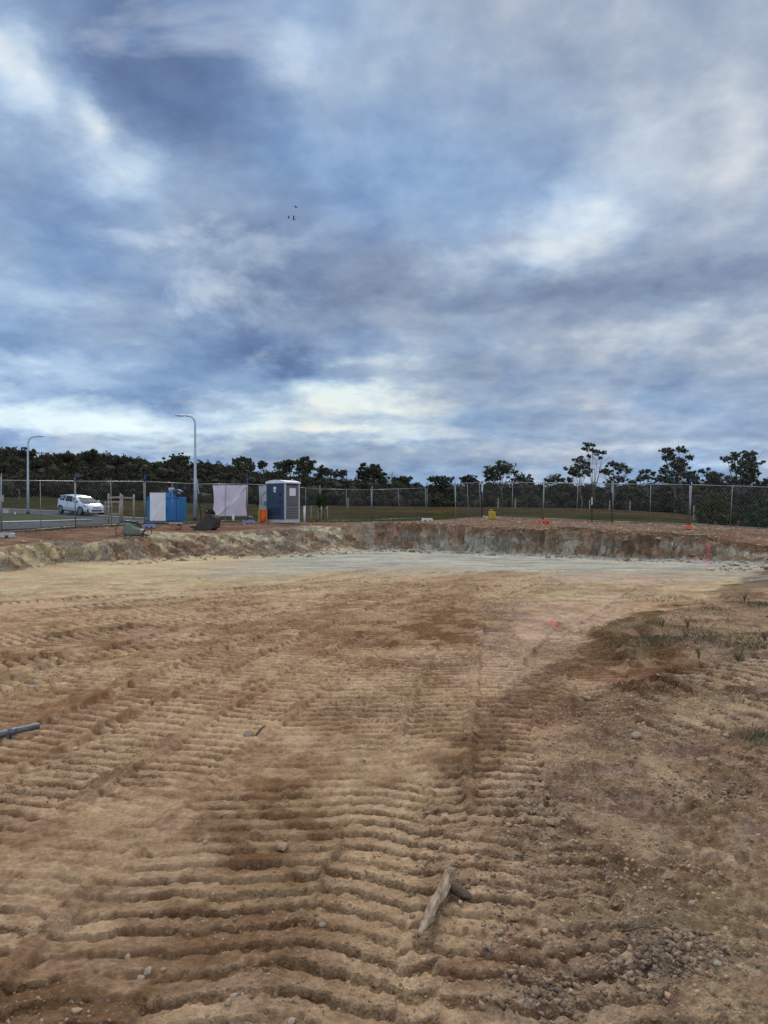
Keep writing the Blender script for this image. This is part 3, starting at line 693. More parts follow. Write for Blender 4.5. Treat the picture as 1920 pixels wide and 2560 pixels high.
# ------------------------------------------------------------------ materials
M_ = {}
M_['galv'] = material('galvanised_steel', (.34, .35, .35), (.24, .25, .25), 30, .45, metal=.6)
M_['wire'] = material('wire', (.15, .155, .155), (.10, .105, .105), 8, .55, metal=.3)
M_['bluecap'] = material('blue_plastic', (.02, .09, .36), (.02, .06, .25), 8, .5)
M_['white'] = material('white_plastic', (.70, .71, .72), (.58, .59, .60), 5, .55, bump=.1)
M_['dirtywhite'] = material('dirty_white', (.55, .54, .50), (.35, .32, .28), 9, .7, bump=.2)
M_['bluepl'] = material('faded_blue_plastic', (.14, .19, .42), (.22, .25, .42), 9, .6)
M_['orange'] = material('orange_plastic', (.78, .12, .05), (.55, .10, .05), 9, .6)
M_['steelblack'] = material('black_steel', (.012, .012, .014), (.03, .025, .02), 9, .6)
M_['asphalt'] = material('asphalt', (.055, .057, .062), (.075, .077, .083), 3, .9, bump=.4, bscale=80)
M_['concrete'] = material('concrete', (.50, .48, .44), (.38, .365, .335), 4, .9, bump=.3)
M_['lawn'] = material('lawn', (.030, .048, .016), (.052, .064, .028), 1.4, .95, bump=.6, bscale=30)
M_['timber'] = material('weathered_timber', (.40, .35, .28), (.27, .23, .18), 14, .9, bump=.4, stretch=(1, 1, .15))
M_['lamppole'] = material('painted_pole', (.46, .49, .54), (.36, .39, .43), 3, .45, metal=.2)
M_['bark'] = material('gum_bark', (.20, .17, .145), (.10, .08, .065), 3, .95)
M_['darkbark'] = material('dark_bark', (.055, .045, .038), (.03, .025, .02), 3, .95)
M_['leafdark'] = material('dark_gum_leaves', (.042, .050, .028), (.068, .064, .038), .35, .8, island=.35, coord='Object')
M_['leafwood'] = material('wood_leaves', (.030, .034, .020), (.052, .043, .028), .10, .9, island=.2)
M_['leafgum'] = material('gum_leaves', (.062, .070, .042), (.092, .082, .052), .5, .8, island=.4)
M_['leafolive'] = material('wattle_leaves', (.075, .075, .022), (.05, .055, .02), .6, .8, island=.45)
M_['leafgreen'] = material('young_leaves', (.06, .085, .03), (.04, .06, .02), 2, .8, island=.4)

# ------------------------------------------------------------------ roads, kerbs, lawn strip
def drape(name, top, bot, mat, lift, n=60, m=8, side=0.0, kind='structure', px=True, label=None):
    """a sheet laid over the ground between two lines given as ground points"""
    def rs(L):
        L = np.array([(p[0], p[1]) for p in L]); s = np.append(0, np.cumsum(np.hypot(*np.diff(L, axis=0).T))); s /= s[-1]
        t = np.linspace(0, 1, n); return np.stack([np.interp(t, s, L[:, 0]), np.interp(t, s, L[:, 1])], 1)
    A, B = rs(bot), rs(top)
    k = np.linspace(0, 1, m)[None, :, None]
    P = A[:, None]*(1-k)+B[:, None]*k
    z = U(P[..., 0], P[..., 1])+lift
    zz = gz(P[..., 0].ravel(), P[..., 1].ravel()).reshape(z.shape)+.012
    z = np.maximum(z, zz)
    V = np.concatenate([P, z[..., None]], 2).reshape(-1, 3)
    i = np.arange(n-1)[:, None]*m+np.arange(m-1)[None]
    Q = np.stack([i, i+m, i+m+1, i+1], -1).reshape(-1, 4)
    if side:
        ring = [j for j in range(m)]+[m-1+a*m for a in range(1, n)]+[(n-1)*m+j for j in range(m-2, -1, -1)]+[a*m for a in range(n-2, 0, -1)]
        o = len(V); low = V[ring].copy(); low[:, 2] -= side; V = np.concatenate([V, low])
        r = len(ring); q = np.array([(ring[a], o+a, o+(a+1) % r, ring[(a+1) % r]) for a in range(r)]); Q = np.concatenate([Q, q])
    ob = np_mesh(name, V, Q, mat)
    tag(ob, label, None, None, kind)
    return ob
def H(px, py, d0): return hit(px, py, d0)
far_edge = [H(-260, 1264, 45), H(-120, 1270, 45), H(0, 1275.5, 45), H(140, 1281.5, 42), H(270, 1294.5, 40), H(365, 1300.5, 38), H(420, 1304, 37)]
near_edge = [(-19, 21.5), (-13.9, 27.6), (-12.6, 30.2), (-11.3, 32.6), (-10.4, 34.6), (-9.9, 36.2), (-9.5, 37.3)]
drape('road', far_edge, near_edge, M_['asphalt'], .03, 60, 26, label='grey bitumen road curving past the site fence')
def offset_line(L, o):
    P = np.array([(p[0], p[1]) for p in L]); d = np.gradient(P, axis=0); n = np.stack([-d[:, 1], d[:, 0]], 1); n /= np.linalg.norm(n, axis=1)[:, None]
    return [tuple(a) for a in P+n*o]
drape('far_kerb', offset_line(far_edge, .30), offset_line(far_edge, -.10), M_['concrete'], .13, 70, 2, .2, label='pale concrete kerb along the far side of the road')
isl_top = [H(-200, 1284, 34), H(-60, 1287, 34), H(0, 1289, 34), H(70, 1290.5, 34), H(130, 1296, 34), H(195, 1302.5, 34)]
isl_bot = [H(-200, 1316, 27), H(-60, 1313, 30), H(0, 1311, 30), H(70, 1309, 31), H(130, 1307.5, 32), H(205, 1305, 32)]
drape('grass_verge', isl_top, isl_bot, M_['lawn'], .16, 50, 10, .1, label='mown green grass verge between the two road arms')
kb = [H(-200, 1319, 26), H(-60, 1315.5, 28), H(0, 1313.5, 29), H(70, 1311.5, 30), H(130, 1309.5, 31), H(200, 1307, 32), H(232, 1305.5, 33)]
drape('near_kerb', isl_bot+[H(234, 1304.5, 33)], kb, M_['concrete'], .15, 60, 2, .15, label='pale concrete kerb round the near side of the grass verge')

# ------------------------------------------------------------------ fence panels
FH = 1.8
def make_panel(wd):
    root = thing('mesh_fence', '', 'fence panel', group='temporary chain link fence panels')
    f = MB(); r = .0135
    f.tube([(0, 0, .0), (0, 0, FH+.12)], r*1.1); f.tube([(wd, 0, .0), (wd, 0, FH+.02)], r*1.1)
    f.tube([(0, 0, .06), (wd, 0, .06)], r*.9); f.tube([(0, 0, FH), (wd, 0, FH)], r)
    f.build('frame', M_['galv'], root, True)
    MB().tube([(wd/2, 0, .06), (wd/2, 0, FH)], r*.85).build('mid_post', M_['galv'], root, True)
    # woven wire
    p = .135; rw = .0033; vs = []; fs = []
    h = FH-.08; z0 = .07
    def seg(a, b, off):
        d = (Vector(b)-Vector(a)).normalized(); n = Vector((-d.z, 0, d.x))*rw; m = Vector((0, rw, 0)); o = len(vs)
        for q in (a, b):
            q = Vector(q)+Vector((0, off, 0)); vs.extend([tuple(q+n), tuple(q+m), tuple(q-n), tuple(q-m)])
        for k in range(4): fs.append((o+k, o+(k+1) % 4, o+4+(k+1) % 4, o+4+k))
    sl = 1.35
    t = -h/sl
    while t < wd:
        for sgn in (1, -1):
            a = [t, z0]; b = [t+h/sl, z0+h]
            if a[0] < 0: a = [0, z0+(-t)*sl]
            if b[0] > wd: b = [wd, z0+(wd-t)*sl]
            if b[0]-a[0] > .02:
                if sgn > 0: seg((a[0], 0, a[1]), (b[0], 0, b[1]), .003)
                else: seg((wd-a[0], 0, a[1]), (wd-b[0], 0, b[1]), -.003)
        t += p
    mb = MB(); mb.v = vs; mb.f = fs
    mb.build('wire_mesh', M_['wire'], root)
    return root
def fence_run(pts, labels):
    out = []
    for i in range(len(pts)-1):
        a = W(*pts[i]); b = W(*pts[i+1])
        A = Vector((a[0], a[1], g1(a[0], a[1]))); B = Vector((b[0], b[1], g1(b[0], b[1])))
        A.z = (A.z+a[2])/2; B.z = (B.z+b[2])/2
        wd = math.hypot(B.x-A.x, B.y-A.y)-.03
        o = make_panel(wd); o.location = A
        o.rotation_euler = (0, -math.atan2(B.z-A.z, wd), math.atan2(B.y-A.y, B.x-A.x))
        o['label'] = labels[i]; out.append((o, A, B))
    return out
runL = fence_run(FP, ['chain link fence panel beside the road, cut by the left edge of the photo', 'chain link fence panel in front of the grass verge and left street lamp', 'chain link fence panel in front of the white hatchback and timber tree guard',
    'chain link fence panel in front of the blue steel box', 'chain link fence panel that carries the large plain white banner', 'chain link fence panel directly left of the portable toilet, with lettered banner',
    'chain link fence panel directly right of the portable toilet', 'chain link fence panel just right of the small tree guard', 'last chain link fence panel before the open gateway, leaning a little'])
runR = fence_run(FR, ['chain link fence panel behind the yellow fuel can', 'chain link fence panel behind the short white tipped picket', 'chain link fence panel between the tall black picket and the blue cap post',
    'chain link fence panel in front of the olive wattle bush', 'chain link fence panel at the far right edge of the photo'])
ga, gb = (1140, 1303, 37.2), (1203, 1296, 38.7)
fence_run([ga, gb], ['chain link fence panel swung towards the camera at the gateway'])
# posts with blue caps where panels are clamped
def cap_post(P, label, blue=True, h=2.02, black=0.0):
    o = thing('fence_clamp_post', label, 'fence post', P, group='upright posts clamped to the fence panels')
    MB().tube([(0, -.06, 0), (.01, -.06, h)], .015).build('post', M_['galv'], o, True)
    if blue: MB().tube([(.01, -.06, h-.24), (.01, -.06, h+.02), (.01, -.06, h+.05)], [.027, .027, .010]).build('cap', M_['bluecap'], o, True)
for (run, i, lab, bl) in [(runL, 1, 'bare topped fence post at the far left edge, over the white fence block', False), (runL, 2, 'blue capped fence post standing in front of the white hatchback', True), (runL, 3, 'blue capped fence post just left of the white board on the fence', True),
                      (runL, 5, 'blue capped fence post at the right edge of the large white banner', True), (runL, 7, 'bare topped fence post beside the small tree guard', False),
                      (runL, 8, 'bare topped fence post between two panels over open paddock', False), (runR, 3, 'blue capped fence post above the right hand orange fence block', True), (runR, 1, 'bare topped fence post above the middle orange fence block', False)]:
    cap_post(tuple(run[i][1]), lab, bl)
gp = W(1140, 1303, 37.1); cap_post((gp[0]-.03, gp[1], g1(gp[0], gp[1])), 'bare topped gate post at the near end of the swung panel', False)
gp = W(1067, 1296, 45.6); cap_post((gp[0], gp[1]-.05, g1(gp[0], gp[1])), 'blue capped fence post at the left side of the open gateway', True)

def picket(px, d, top, h, label, lean=0.0, pale=0.0):
    x = (px-960)/F*d; z = g1(x, d)
    o = thing('star_picket', label, 'fence picket', (x, d, z), 0, 'black steel pickets driven in along the fence')
    def star(z0, z1):
        m = MB()
        for k in range(3):
            a = 2*PI*k/3+.5; m.box((math.cos(a)*.013+lean*(z0+z1)/2, math.sin(a)*.013, (z0+z1)/2), (.030, .009, z1-z0), Matrix.Rotation(a, 3, 'Z') if not lean else Matrix.Rotation(math.atan(lean), 3, 'Y') @ Matrix.Rotation(a, 3, 'Z'))
        return m
    star(-.1, h-pale).build('shaft', M_['steelblack'], o)
    if pale: star(h-pale, h).build('painted_tip', M_['white'] if pale < .5 else M_['galv'], o)
picket(1205, 38.6, 0, 1.75, 'tall black picket with grey top at the gateway corner', 0, .42)
picket(1530, 35.5, 0, 1.95, 'tall black picket with grey top at a fence joint on the right', 0, .55)
picket(1480, 35.9, 0, 1.18, 'short black picket with a white painted tip before the fence', 0, .36)
picket(504, 34.2, 0, 2.0, 'leaning black picket with grey top behind the excavator bucket', -.10, .65)

# ------------------------------------------------------------------ fence blocks
def fence_block(px, py, d0, wd, hgt, rz, mat, label, dep=.24):
    x, y, z = hit(px, py, d0)
    o = thing('fence_block', label, 'fence block', (x, y, z), rz, 'plastic feet of the temporary fence')
    b = MB(); w, h = wd/2, hgt
    b.prism([(-w, 0), (-w*.62, 0), (-w*.55, h*.45), (-w*.28, h*.45), (-w*.2, 0), (w*.2, 0), (w*.28, h*.45), (w*.55, h*.45), (w*.62, 0), (w, 0), (w*.95, h*.8), (w*.88, h), (-w*.88, h), (-w*.95, h*.8)], dep)
    b.build('body', mat, o)
    for q in (-1, 1): MB().tube([(q*w*.35, 0, h), (q*w*.35, 0, h+.012)], .035, 10).build('socket', M_['steelblack'], o)
fence_block(10, 1344, 20, .62, .15, .1, M_['dirtywhite'], 'dirty white fence block at the far left, under the first post')
fence_block(374, 1320, 24, .45, .14, .1, M_['bluepl'], 'faded blue fence block below the white board')
fence_block(622, 1309, 28, .58, .14, .15, M_['bluepl'], 'blue and white fence block left of the portable toilet')
fence_block(1068, 1302, 32, .55, .13, .1, M_['white'], 'clean white fence block near the open gateway')
fence_block(1361, 1309, 30, .42, .16, .3, M_['orange'], 'orange fence block below the middle of the right fence')
fence_block(1721, 1323, 28, .30, .15, 1.2, M_['orange'], 'orange fence block further right, seen end on')

# ------------------------------------------------------------------ banners and boards on the fence
def on_fence(A, B, px):
    """distance along a panel where a photo column crosses it"""
    k = (px-960)/F; dx, dy = B.x-A.x, B.y-A.y
    t = (A.x-k*A.y)/(k*dy-dx); return t
def sheet(name, A, B, px0, px1, py0, py1, mat, label, cat, wave=.03, off=-.05, n=28, sagc=0.0):
    t0, t1 = on_fence(A, B, px0), on_fence(A, B, px1)
    P0 = A+(B-A)*t0; P1 = A+(B-A)*t1
    nrm = Vector((B.y-A.y, -(B.x-A.x), 0)).normalized()
    L = (P1-P0).length; zt0 = EYE-(py0-HOR)/F*P0.y; zb0 = EYE-(py1-HOR)/F*P0.y; zt1 = EYE-(py0-HOR)/F*P1.y; zb1 = EYE-(py1-HOR)/F*P1.y
    o = thing(name, label, cat, (P0.x, P0.y, 0), math.atan2(B.y-A.y, B.x-A.x))
    m = n; vs = []; fs = []
    for th in (0, .004):
        for i in range(n+1):
            for j in range(m+1):
                u, v = i/n, j/m
                ww = wave*(math.sin(u*5+v*3.2)*.6+math.sin(u*11-v*7)*.25+.9*math.exp(-((u-v*.9-.12)/.05)**2)-.5*math.exp(-((u-v*.9-.2)/.05)**2))
                zz = (zb0*(1-u)+zb1*u)*(1-v)+(zt0*(1-u)+zt1*u)*v
                inset = sagc*math.sin(v*PI)*(1 if u < .5 else -1)*(abs(u-.5)*2)**3
                vs.append((u*L+inset, off-abs(ww)+th, zz))
    q = (n+1)*(m+1)
    for i in range(n):
        for j in range(m):
            a = i*(m+1)+j; fs.append((a, a+m+1, a+m+2, a+1)); fs.append((q+a+1, q+a+m+2, q+a+m+1, q+a))
    for i in range(n):
        for j in (0, m):
            a = i*(m+1)+j; fs.append((a, a+q, a+m+1+q, a+m+1))
    for j in range(m):
        for i in (0, n):
            a = i*(m+1)+j; fs.append((a, a+1, a+1+q, a+q))
    mb = MB(); mb.v = vs; mb.f = fs
    mb.build('cloth' if wave > .02 else 'board', mat, o, True)
    return o, L
cloth = material('banner_cloth', (.60, .56, .63), (.56, .50, .56), 1.5, .8)
cloth2 = material('banner_cloth_grey', (.44, .46, .50), (.38, .40, .44), 1.5, .8)
whitem = material('white_board', (.72, .73, .76), (.66, .67, .70), 3, .6)
o1, A1, B1 = runL[3]
ob, L_ = sheet('sign_board', A1, B1, 372, 411, 1231, 1303, whitem, 'blank white upright board tied to the fence by the blue box', 'board', .012, -.06)
o1, A1, B1 = runL[4]
ob, L_ = sheet('banner', A1, B1, 530, 615, 1212, 1291, cloth, 'large blank white cloth banner with diagonal folds on the fence', 'banner', .05, -.05, sagc=.05)
MB().tube([(L_*.33, -.14, A1.z), (L_*.33+.05, -.14, A1.z+1.78)], .014).build('batten', M_['galv'], ob)
o1, A1, B1 = runL[5]
ob, L_ = sheet('banner', A1, B1, 645, 700, 1214, 1300, cloth2, 'pale grey banner with a house outline, half hidden by the portable toilet', 'banner', .022, -.05, sagc=.03)
ink = material('banner_ink', (.09, .10, .14), (.12, .13, .17), 3, .8)
def poly_line(mb, pts, w, y):
    for a, b in zip(pts[:-1], pts[1:]):
        d = Vector((b[0]-a[0], 0, b[1]-a[1])); l = d.length; mb.box(((a[0]+b[0])/2, y, (a[1]+b[1])/2), (l+w*.8, .003, w), Matrix.Rotation(-math.atan2(d.z, d.x), 3, 'Y'))
zb = lambda py: EYE-(py-HOR)/F*38.0
ml = MB(); s_ = 38.0/F*1.02
X_ = lambda px: (px-645)*s_*1.28
poly_line(ml, [(X_(650), zb(1262)), (X_(650), zb(1241)), (X_(662), zb(1229)), (X_(674), zb(1241)), (X_(674), zb(1262))], .03, -.115)
ml.build('house_outline', ink, ob)
def text_mesh(txt, size, ext=.002):
    cu = bpy.data.curves.new('txt', 'FONT'); cu.body = txt; cu.size = size; cu.extrude = ext; cu.offset = size*.012
    to = bpy.data.objects.new('txt', cu); COL.objects.link(to)
    dg = bpy.context.evaluated_depsgraph_get(); me = bpy.data.meshes.new_from_object(to.evaluated_get(dg))
    bpy.data.objects.remove(to); return me
tm = text_mesh('no', .44); tm.materials.append(ink)
to = bpy.data.objects.new('lettering', tm); COL.objects.link(to); to.parent = ob; to.location = (X_(656), -.118, zb(1264)); to.rotation_euler = (PI/2, 0, 0)

# ------------------------------------------------------------------ portable toilet
def toilet():
    x, y, z = W(708, 1307, 36.3); z = g1(x, y)
    s = .98
    o = thing('portable_toilet', 'dark blue portable toilet with grey side and white roof', 'portable toilet', (x, y, z), math.radians(-31))
    navy = material('navy_plastic', (.028, .046, .080), (.036, .056, .095), 2.5, .45, bump=.05)
    grey = material('grey_plastic', (.15, .15, .15), (.12, .12, .12), 2.5, .5, bump=.05)
    dk = material('dark_recess', (.012, .016, .028), (.015, .02, .03), 4, .6)
    w, dp, h = 1.12*s, 1.12*s, 2.0*s
    # front faces -Y (turned left of us), side faces +X
    MB().box((0, 0, .09), (w+.04, dp+.04, .16), bev=.02).build('base', M_['dirtywhite'], o)
    b = MB(); b.box((0, 0, .17+(h-.27)/2), (w-.03, dp-.03, h-.27), bev=.01)
    b.build('wall', grey, o)
    pg = material('pale_grey_plastic', (.42, .44, .47), (.36, .38, .40), 3, .5)
    for sx in (-1, 1):
        for sy in (-1, 1): MB().box((sx*(w/2-.03), sy*(dp/2-.03), .17+(h-.27)/2), (.09, .09, h-.27), bev=.015).build('corner_post', pg, o)
    d = MB(); d.box((-.03, -dp/2+.0, .19+(h-.32)/2), (w-.16, .06, h-.32), bev=.015)
    do = d.build('door', navy, o)
    MB().box((w/2-.10, -dp/2-.005, .19+(h-.32)/2), (.10, .07, h-.32), bev=.012).build('door_jamb', navy, o); MB().box((-w/2+.035, -dp/2-.005, .19+(h-.32)/2), (.05, .07, h-.32), bev=.012).build('door_jamb', navy, o)
    lv = MB()
    for i in range(4): lv.box((-.05, -dp/2-.036, .42+i*.095), (w-.42, .02, .042), bev=.008)
    lv.build('vent', dk, do)
    rb = MB()
    for zz in (.92, 1.08): rb.box((-.05, -dp/2-.034, zz), (w-.36, .014, .02))
    rb.box((-.36, -dp/2-.034, 1.35), (.015, .014, .8)); rb.build('rib', navy, do)
    MB().box((.28, -dp/2-.045, 1.34), (.07, .04, .15), bev=.01).build('latch', dk, do); MB().box((.28, -dp/2-.045, 1.0), (.06, .03, .1), bev=.01).build('latch', dk, do)
    st = MB(); st.tube([(-.03, -dp/2-.034, 1.62), (-.03, -dp/2-.042, 1.62)], .085, 16); st.box((-.03, -dp/2-.038, 1.50), (.11, .008, .12)); so = st.build('sticker', M_['white'], do)
    MB().box((-.03, -dp/2-.044, 1.585), (.11, .005, .022)).box((.0, -dp/2-.044, 1.53), (.06, .005, .02)).build('sticker_mark', navy, do) 
    # grey side
    sl = MB()
    for i in range(4): sl.box((w/2-.010, 0, .35+i*.115), (.05, dp-.24, .055), bev=.012)
    sl.build('side_rib', grey, o)
    MB().box((w/2-.012, 0, 1.30), (.035, dp-.30, .95), bev=.01).build('side_panel', material('side_grey', (.12, .118, .118), (.10, .10, .10), 3, .55), o)
    MB().box((w/2+.008, .0, 1.46), (.006, .46, .36)).build('notice', M_['white'], o)
    MB().box((w/2+.0, 0, 1.83), (.04, dp-.28, .10), bev=.01).build('roof_vent', dk, o)
    r = MB(); hh = h-.10
    # roof with a raised front arch
    prof = [(-.60*s, 0), (-.60*s, .07), (-.45*s, .11), (-.25*s, .15), (.0, .165), (.25*s, .15), (.45*s, .11), (.60*s, .07), (.60*s, 0)]
    r.prism([(a, b+hh) for a, b in prof], dp+.10)
    r.build('roof', M_['white'], o)
    MB().tube([(.3, .3, hh+.08), (.3, .3, hh+.2)], .05, 10).build('vent_pipe', M_['white'], o)
toilet()

# ------------------------------------------------------------------ orange bag in yellow frame beside it
def bag():
    x, y, z = W(658, 1308, 35.9); z = g1(x, y)
    o = thing('waste_bag', 'orange and yellow waste bag in a frame left of the portable toilet', 'waste bag', (x, y, z))
    yl = material('yellow_frame', (.40, .26, .03), (.30, .20, .03), 5, .6); og = material('orange_bag', (.95, .10, .02), (.75, .09, .02), 3, .7)
    f = MB(); w = .17
    for sx in (-1, 1):
        for sy in (-1, 1): f.box((sx*w, sy*w, .30), (.045, .045, .62))
    f.box((0, -w, .62), (2*w+.05, .05, .05)); f.box((0, w, .62), (2*w+.05, .05, .05)); f.box((-w, 0, .62), (.05, 2*w, .05)); f.box((w, 0, .62), (.05, 2*w, .05))
    f.box((-w*.9, -w*.6, .3), (.09, .2, .55))
    f.build('frame', yl, o)
    b = MB(); vs = []; n = 14; prof = [(.10, .05), (.15, .10), (.14, .25), (.16, .40), (.15, .52), (.17, .58)]
    for k, (r, zz) in enumerate(prof):
        for i in range(n): a = 2*PI*i/n; q = r*(1+.14*math.sin(3*a+k)); vs.append((q*math.cos(a)+.01*k, q*math.sin(a)-.05, zz))
    fs = [(k*n+i, k*n+(i+1) % n, (k+1)*n+(i+1) % n, (k+1)*n+i) for k in range(len(prof)-1) for i in range(n)]+[tuple(range(n-1, -1, -1))]
    b.add(vs, fs).build('bag', og, o, True)
bag()

# ------------------------------------------------------------------ blue steel box
def blue_box():
    d = 35.9; x, y, z = W(417, 1310, d); z = g1(x, y)
    k = d/F
    o = thing('site_box', 'bright blue steel site box with white funnels on its top, behind the fence', 'steel box', (x, y, z), math.radians(-8))
    bl = material('blue_paint', (.012, .17, .40), (.010, .135, .33), 1.6, .45, bump=.05); bd = material('blue_paint_dark', (.01, .07, .24), (.008, .06, .2), 3, .5)
    Wd = 84*k; Hh = 1.16; dp = .9
    b = MB(); b.box((.0, 0, .05+Hh/2), (Wd, dp, Hh-.02), bev=.02); bo = b.build('body', bl, o)
    ed = MB(); ed.box((Wd/2-.12, -dp/2-.006, .6), (.03, .02, 1.1)); ed.box((-Wd*.05, -dp/2-.006, .6), (.02, .012, 1.1)); ed.box((0, -dp/2-.006, Hh+.0), (Wd+.02, .03, .05)); ed.box((0, -dp/2-.01, .10), (Wd+.04, .05, .07)); ed.build('seam', bd, bo)
    lb = MB(); lb.box((.05, -dp/2-.06, .66), (.26, .13, .26), bev=.015); l2 = lb.build('latch_box', bl, o)
    MB().box((.05, -dp/2-.13, .75), (.28, .02, .03)).box((.16, -dp/2-.1, .58), (.06, .08, .06)).build('hinge', bd, l2)
    MB().box((.03, 0, .02), (Wd+.08, dp+.06, .06)).build('skid', bd, o)
    ar = MB(); ar.box((.46, -.3, Hh+.15), (.08, .3, .36), Matrix.Rotation(-.15, 3, 'Y')); ar.prism([(.38, Hh+.33), (.50, Hh+.40), (.72, Hh+.40), (.88, Hh+.30), (.86, Hh+.27), (.70, Hh+.34), (.5, Hh+.31), (.40, Hh+.26)], .3, off=-.3)
    ar.box((.12, -.2, Hh+.12), (.5, .35, .25), taper=.7)
    ar.build('lift_arm', bl, o)
    MB().box((.66, -.3, Hh+.2), (.22, .2, .1), Matrix.Rotation(.4, 3, 'Y')).build('cover', material('dark_red', (.06, .03, .03), (.03, .03, .05), 4, .6), o)
    for i, dx in enumerate((.27, .39)):
        MB().tube([(dx, -.25, Hh+.22), (dx+.01*(i*2-1), -.25, Hh+.47)], [.04, .075], 12).build('funnel', M_['dirtywhite'], o, True)
blue_box()
def low_stand():
    x, y, z = hit(440, 1324, 26)
    o = thing('trestle', 'low white topped trestle with two legs in front of the blue box', 'trestle', (x, y, z), .05)
    MB().box((0, 0, .25), (.52, .3, .025)).build('top', M_['dirtywhite'], o)
    for sx in (-.18, .12): MB().box((sx, 0, .12), (.045, .04, .24)).build('leg', M_['timber'], o)
    MB().tube([(.12, -.1, .22), (.24, -.12, .12), (.2, -.14, .02), (.0, -.15, .02)], .02, 6).build('hose', M_['steelblack'], o, True)
low_stand()

# ------------------------------------------------------------------ breaker attachment
def breaker():
    x, y, z = hit(338, 1340, 22); k = y/F
    o = thing('rock_breaker', 'green hydraulic rock breaker lying on the dirt with black hoses', 'rock breaker', (x, y, z), 0)
    gm = material('worn_green_paint', (.18, .215, .16), (.12, .125, .095), 5, .65, bump=.3); gm2 = material('bright_green_paint', (.05, .22, .10), (.06, .17, .09), 5, .6)
    st = material('worn_steel', (.13, .13, .13), (.20, .19, .18), 7, .45, metal=.6)
    # axis from upper left to lower right, nose on the ground
    a = Vector((-.34, .10, .27)); b = Vector((.20, -.08, .12)); ax = (b-a).normalized()
    side = ax.cross(Vector((0, 0, 1))).normalized(); up = side.cross(ax)
    secs = [(0, .17, .22), (.05, .19, .25), (.28, .18, .24), (.40, .15, .18), (.55, .12, .13), (.62, .11, .12)]
    vs = []; n = 8
    for (t, hw, hh) in secs:
        c = a+ax*t
        for (i, (sx, sz)) in enumerate([(1, .6), (.6, 1), (-.6, 1), (-1, .6), (-1, -.6), (-.6, -1), (.6, -1), (1, -.6)]): vs.append(c+side*sx*hw+up*sz*hh)
    fs = [(r*n+i, (r+1)*n+i, (r+1)*n+(i+1) % n, r*n+(i+1) % n) for r in range(len(secs)-1) for i in range(n)]+[tuple(range(n)), tuple(range(len(secs)*n-1, (len(secs)-1)*n-1, -1))]
    bo = MB().add(vs, fs).build('housing', gm, o)
    MB().box(a+ax*.30+up*.205+side*.02, (.16, .22, .05), Matrix.Rotation(.3, 3, 'Y')).build('top_plate', gm2, bo)
    br = MB(); br.box(a+ax*.12+up*.27, (.36, .26, .05), Matrix.Rotation(.1, 3, 'Y')); br.tube([a+ax*.0+up*.28-side*.1, a+ax*.25+up*.30-side*.12], .03); br.tube([a+ax*.28+up*.28-side*.13, a+ax*.40+up*.22-side*.15, a+ax*.55+up*.10-side*.13], [.035, .045, .03]); br.build('mounting_bracket', M_['steelblack'], o)
    MB().tube([b+ax*.02, b+ax*.04, b+ax*.12, b+ax*.14], [.10, .14, .14, .08], 14).build('collar', st, o, True)
    MB().tube([b+ax*.10, b+ax*.26, b+ax*.30], [.055, .05, .03], 12).build('chisel', st, o, True)
    def arc(pts, r=.014):
        P = [Vector(p) for p in pts]
        for _ in range(2):
            q = [P[0]]
            for i in range(len(P)-1): q += [P[i]*.75+P[i+1]*.25, P[i]*.25+P[i+1]*.75]
            q.append(P[-1]); P = q
        return MB().tube(P, r, 7).build('hose', M_['steelblack'], o, True)
    arc([(-.30, .0, .52), (-.50, .02, .50), (-.66, .0, .36), (-.68, -.05, .12), (-.60, -.08, .02), (-.48, -.06, .06), (-.42, -.02, .16)])
    arc([(-.10, -.05, .50), (.05, -.08, .44), (.15, -.1, .30)], .02)
    arc([(.32, -.1, .05), (.36, -.1, .20), (.48, -.08, .27), (.60, -.06, .22), (.60, -.08, .06), (.50, -.1, .01), (.36, -.12, .02)])
breaker()

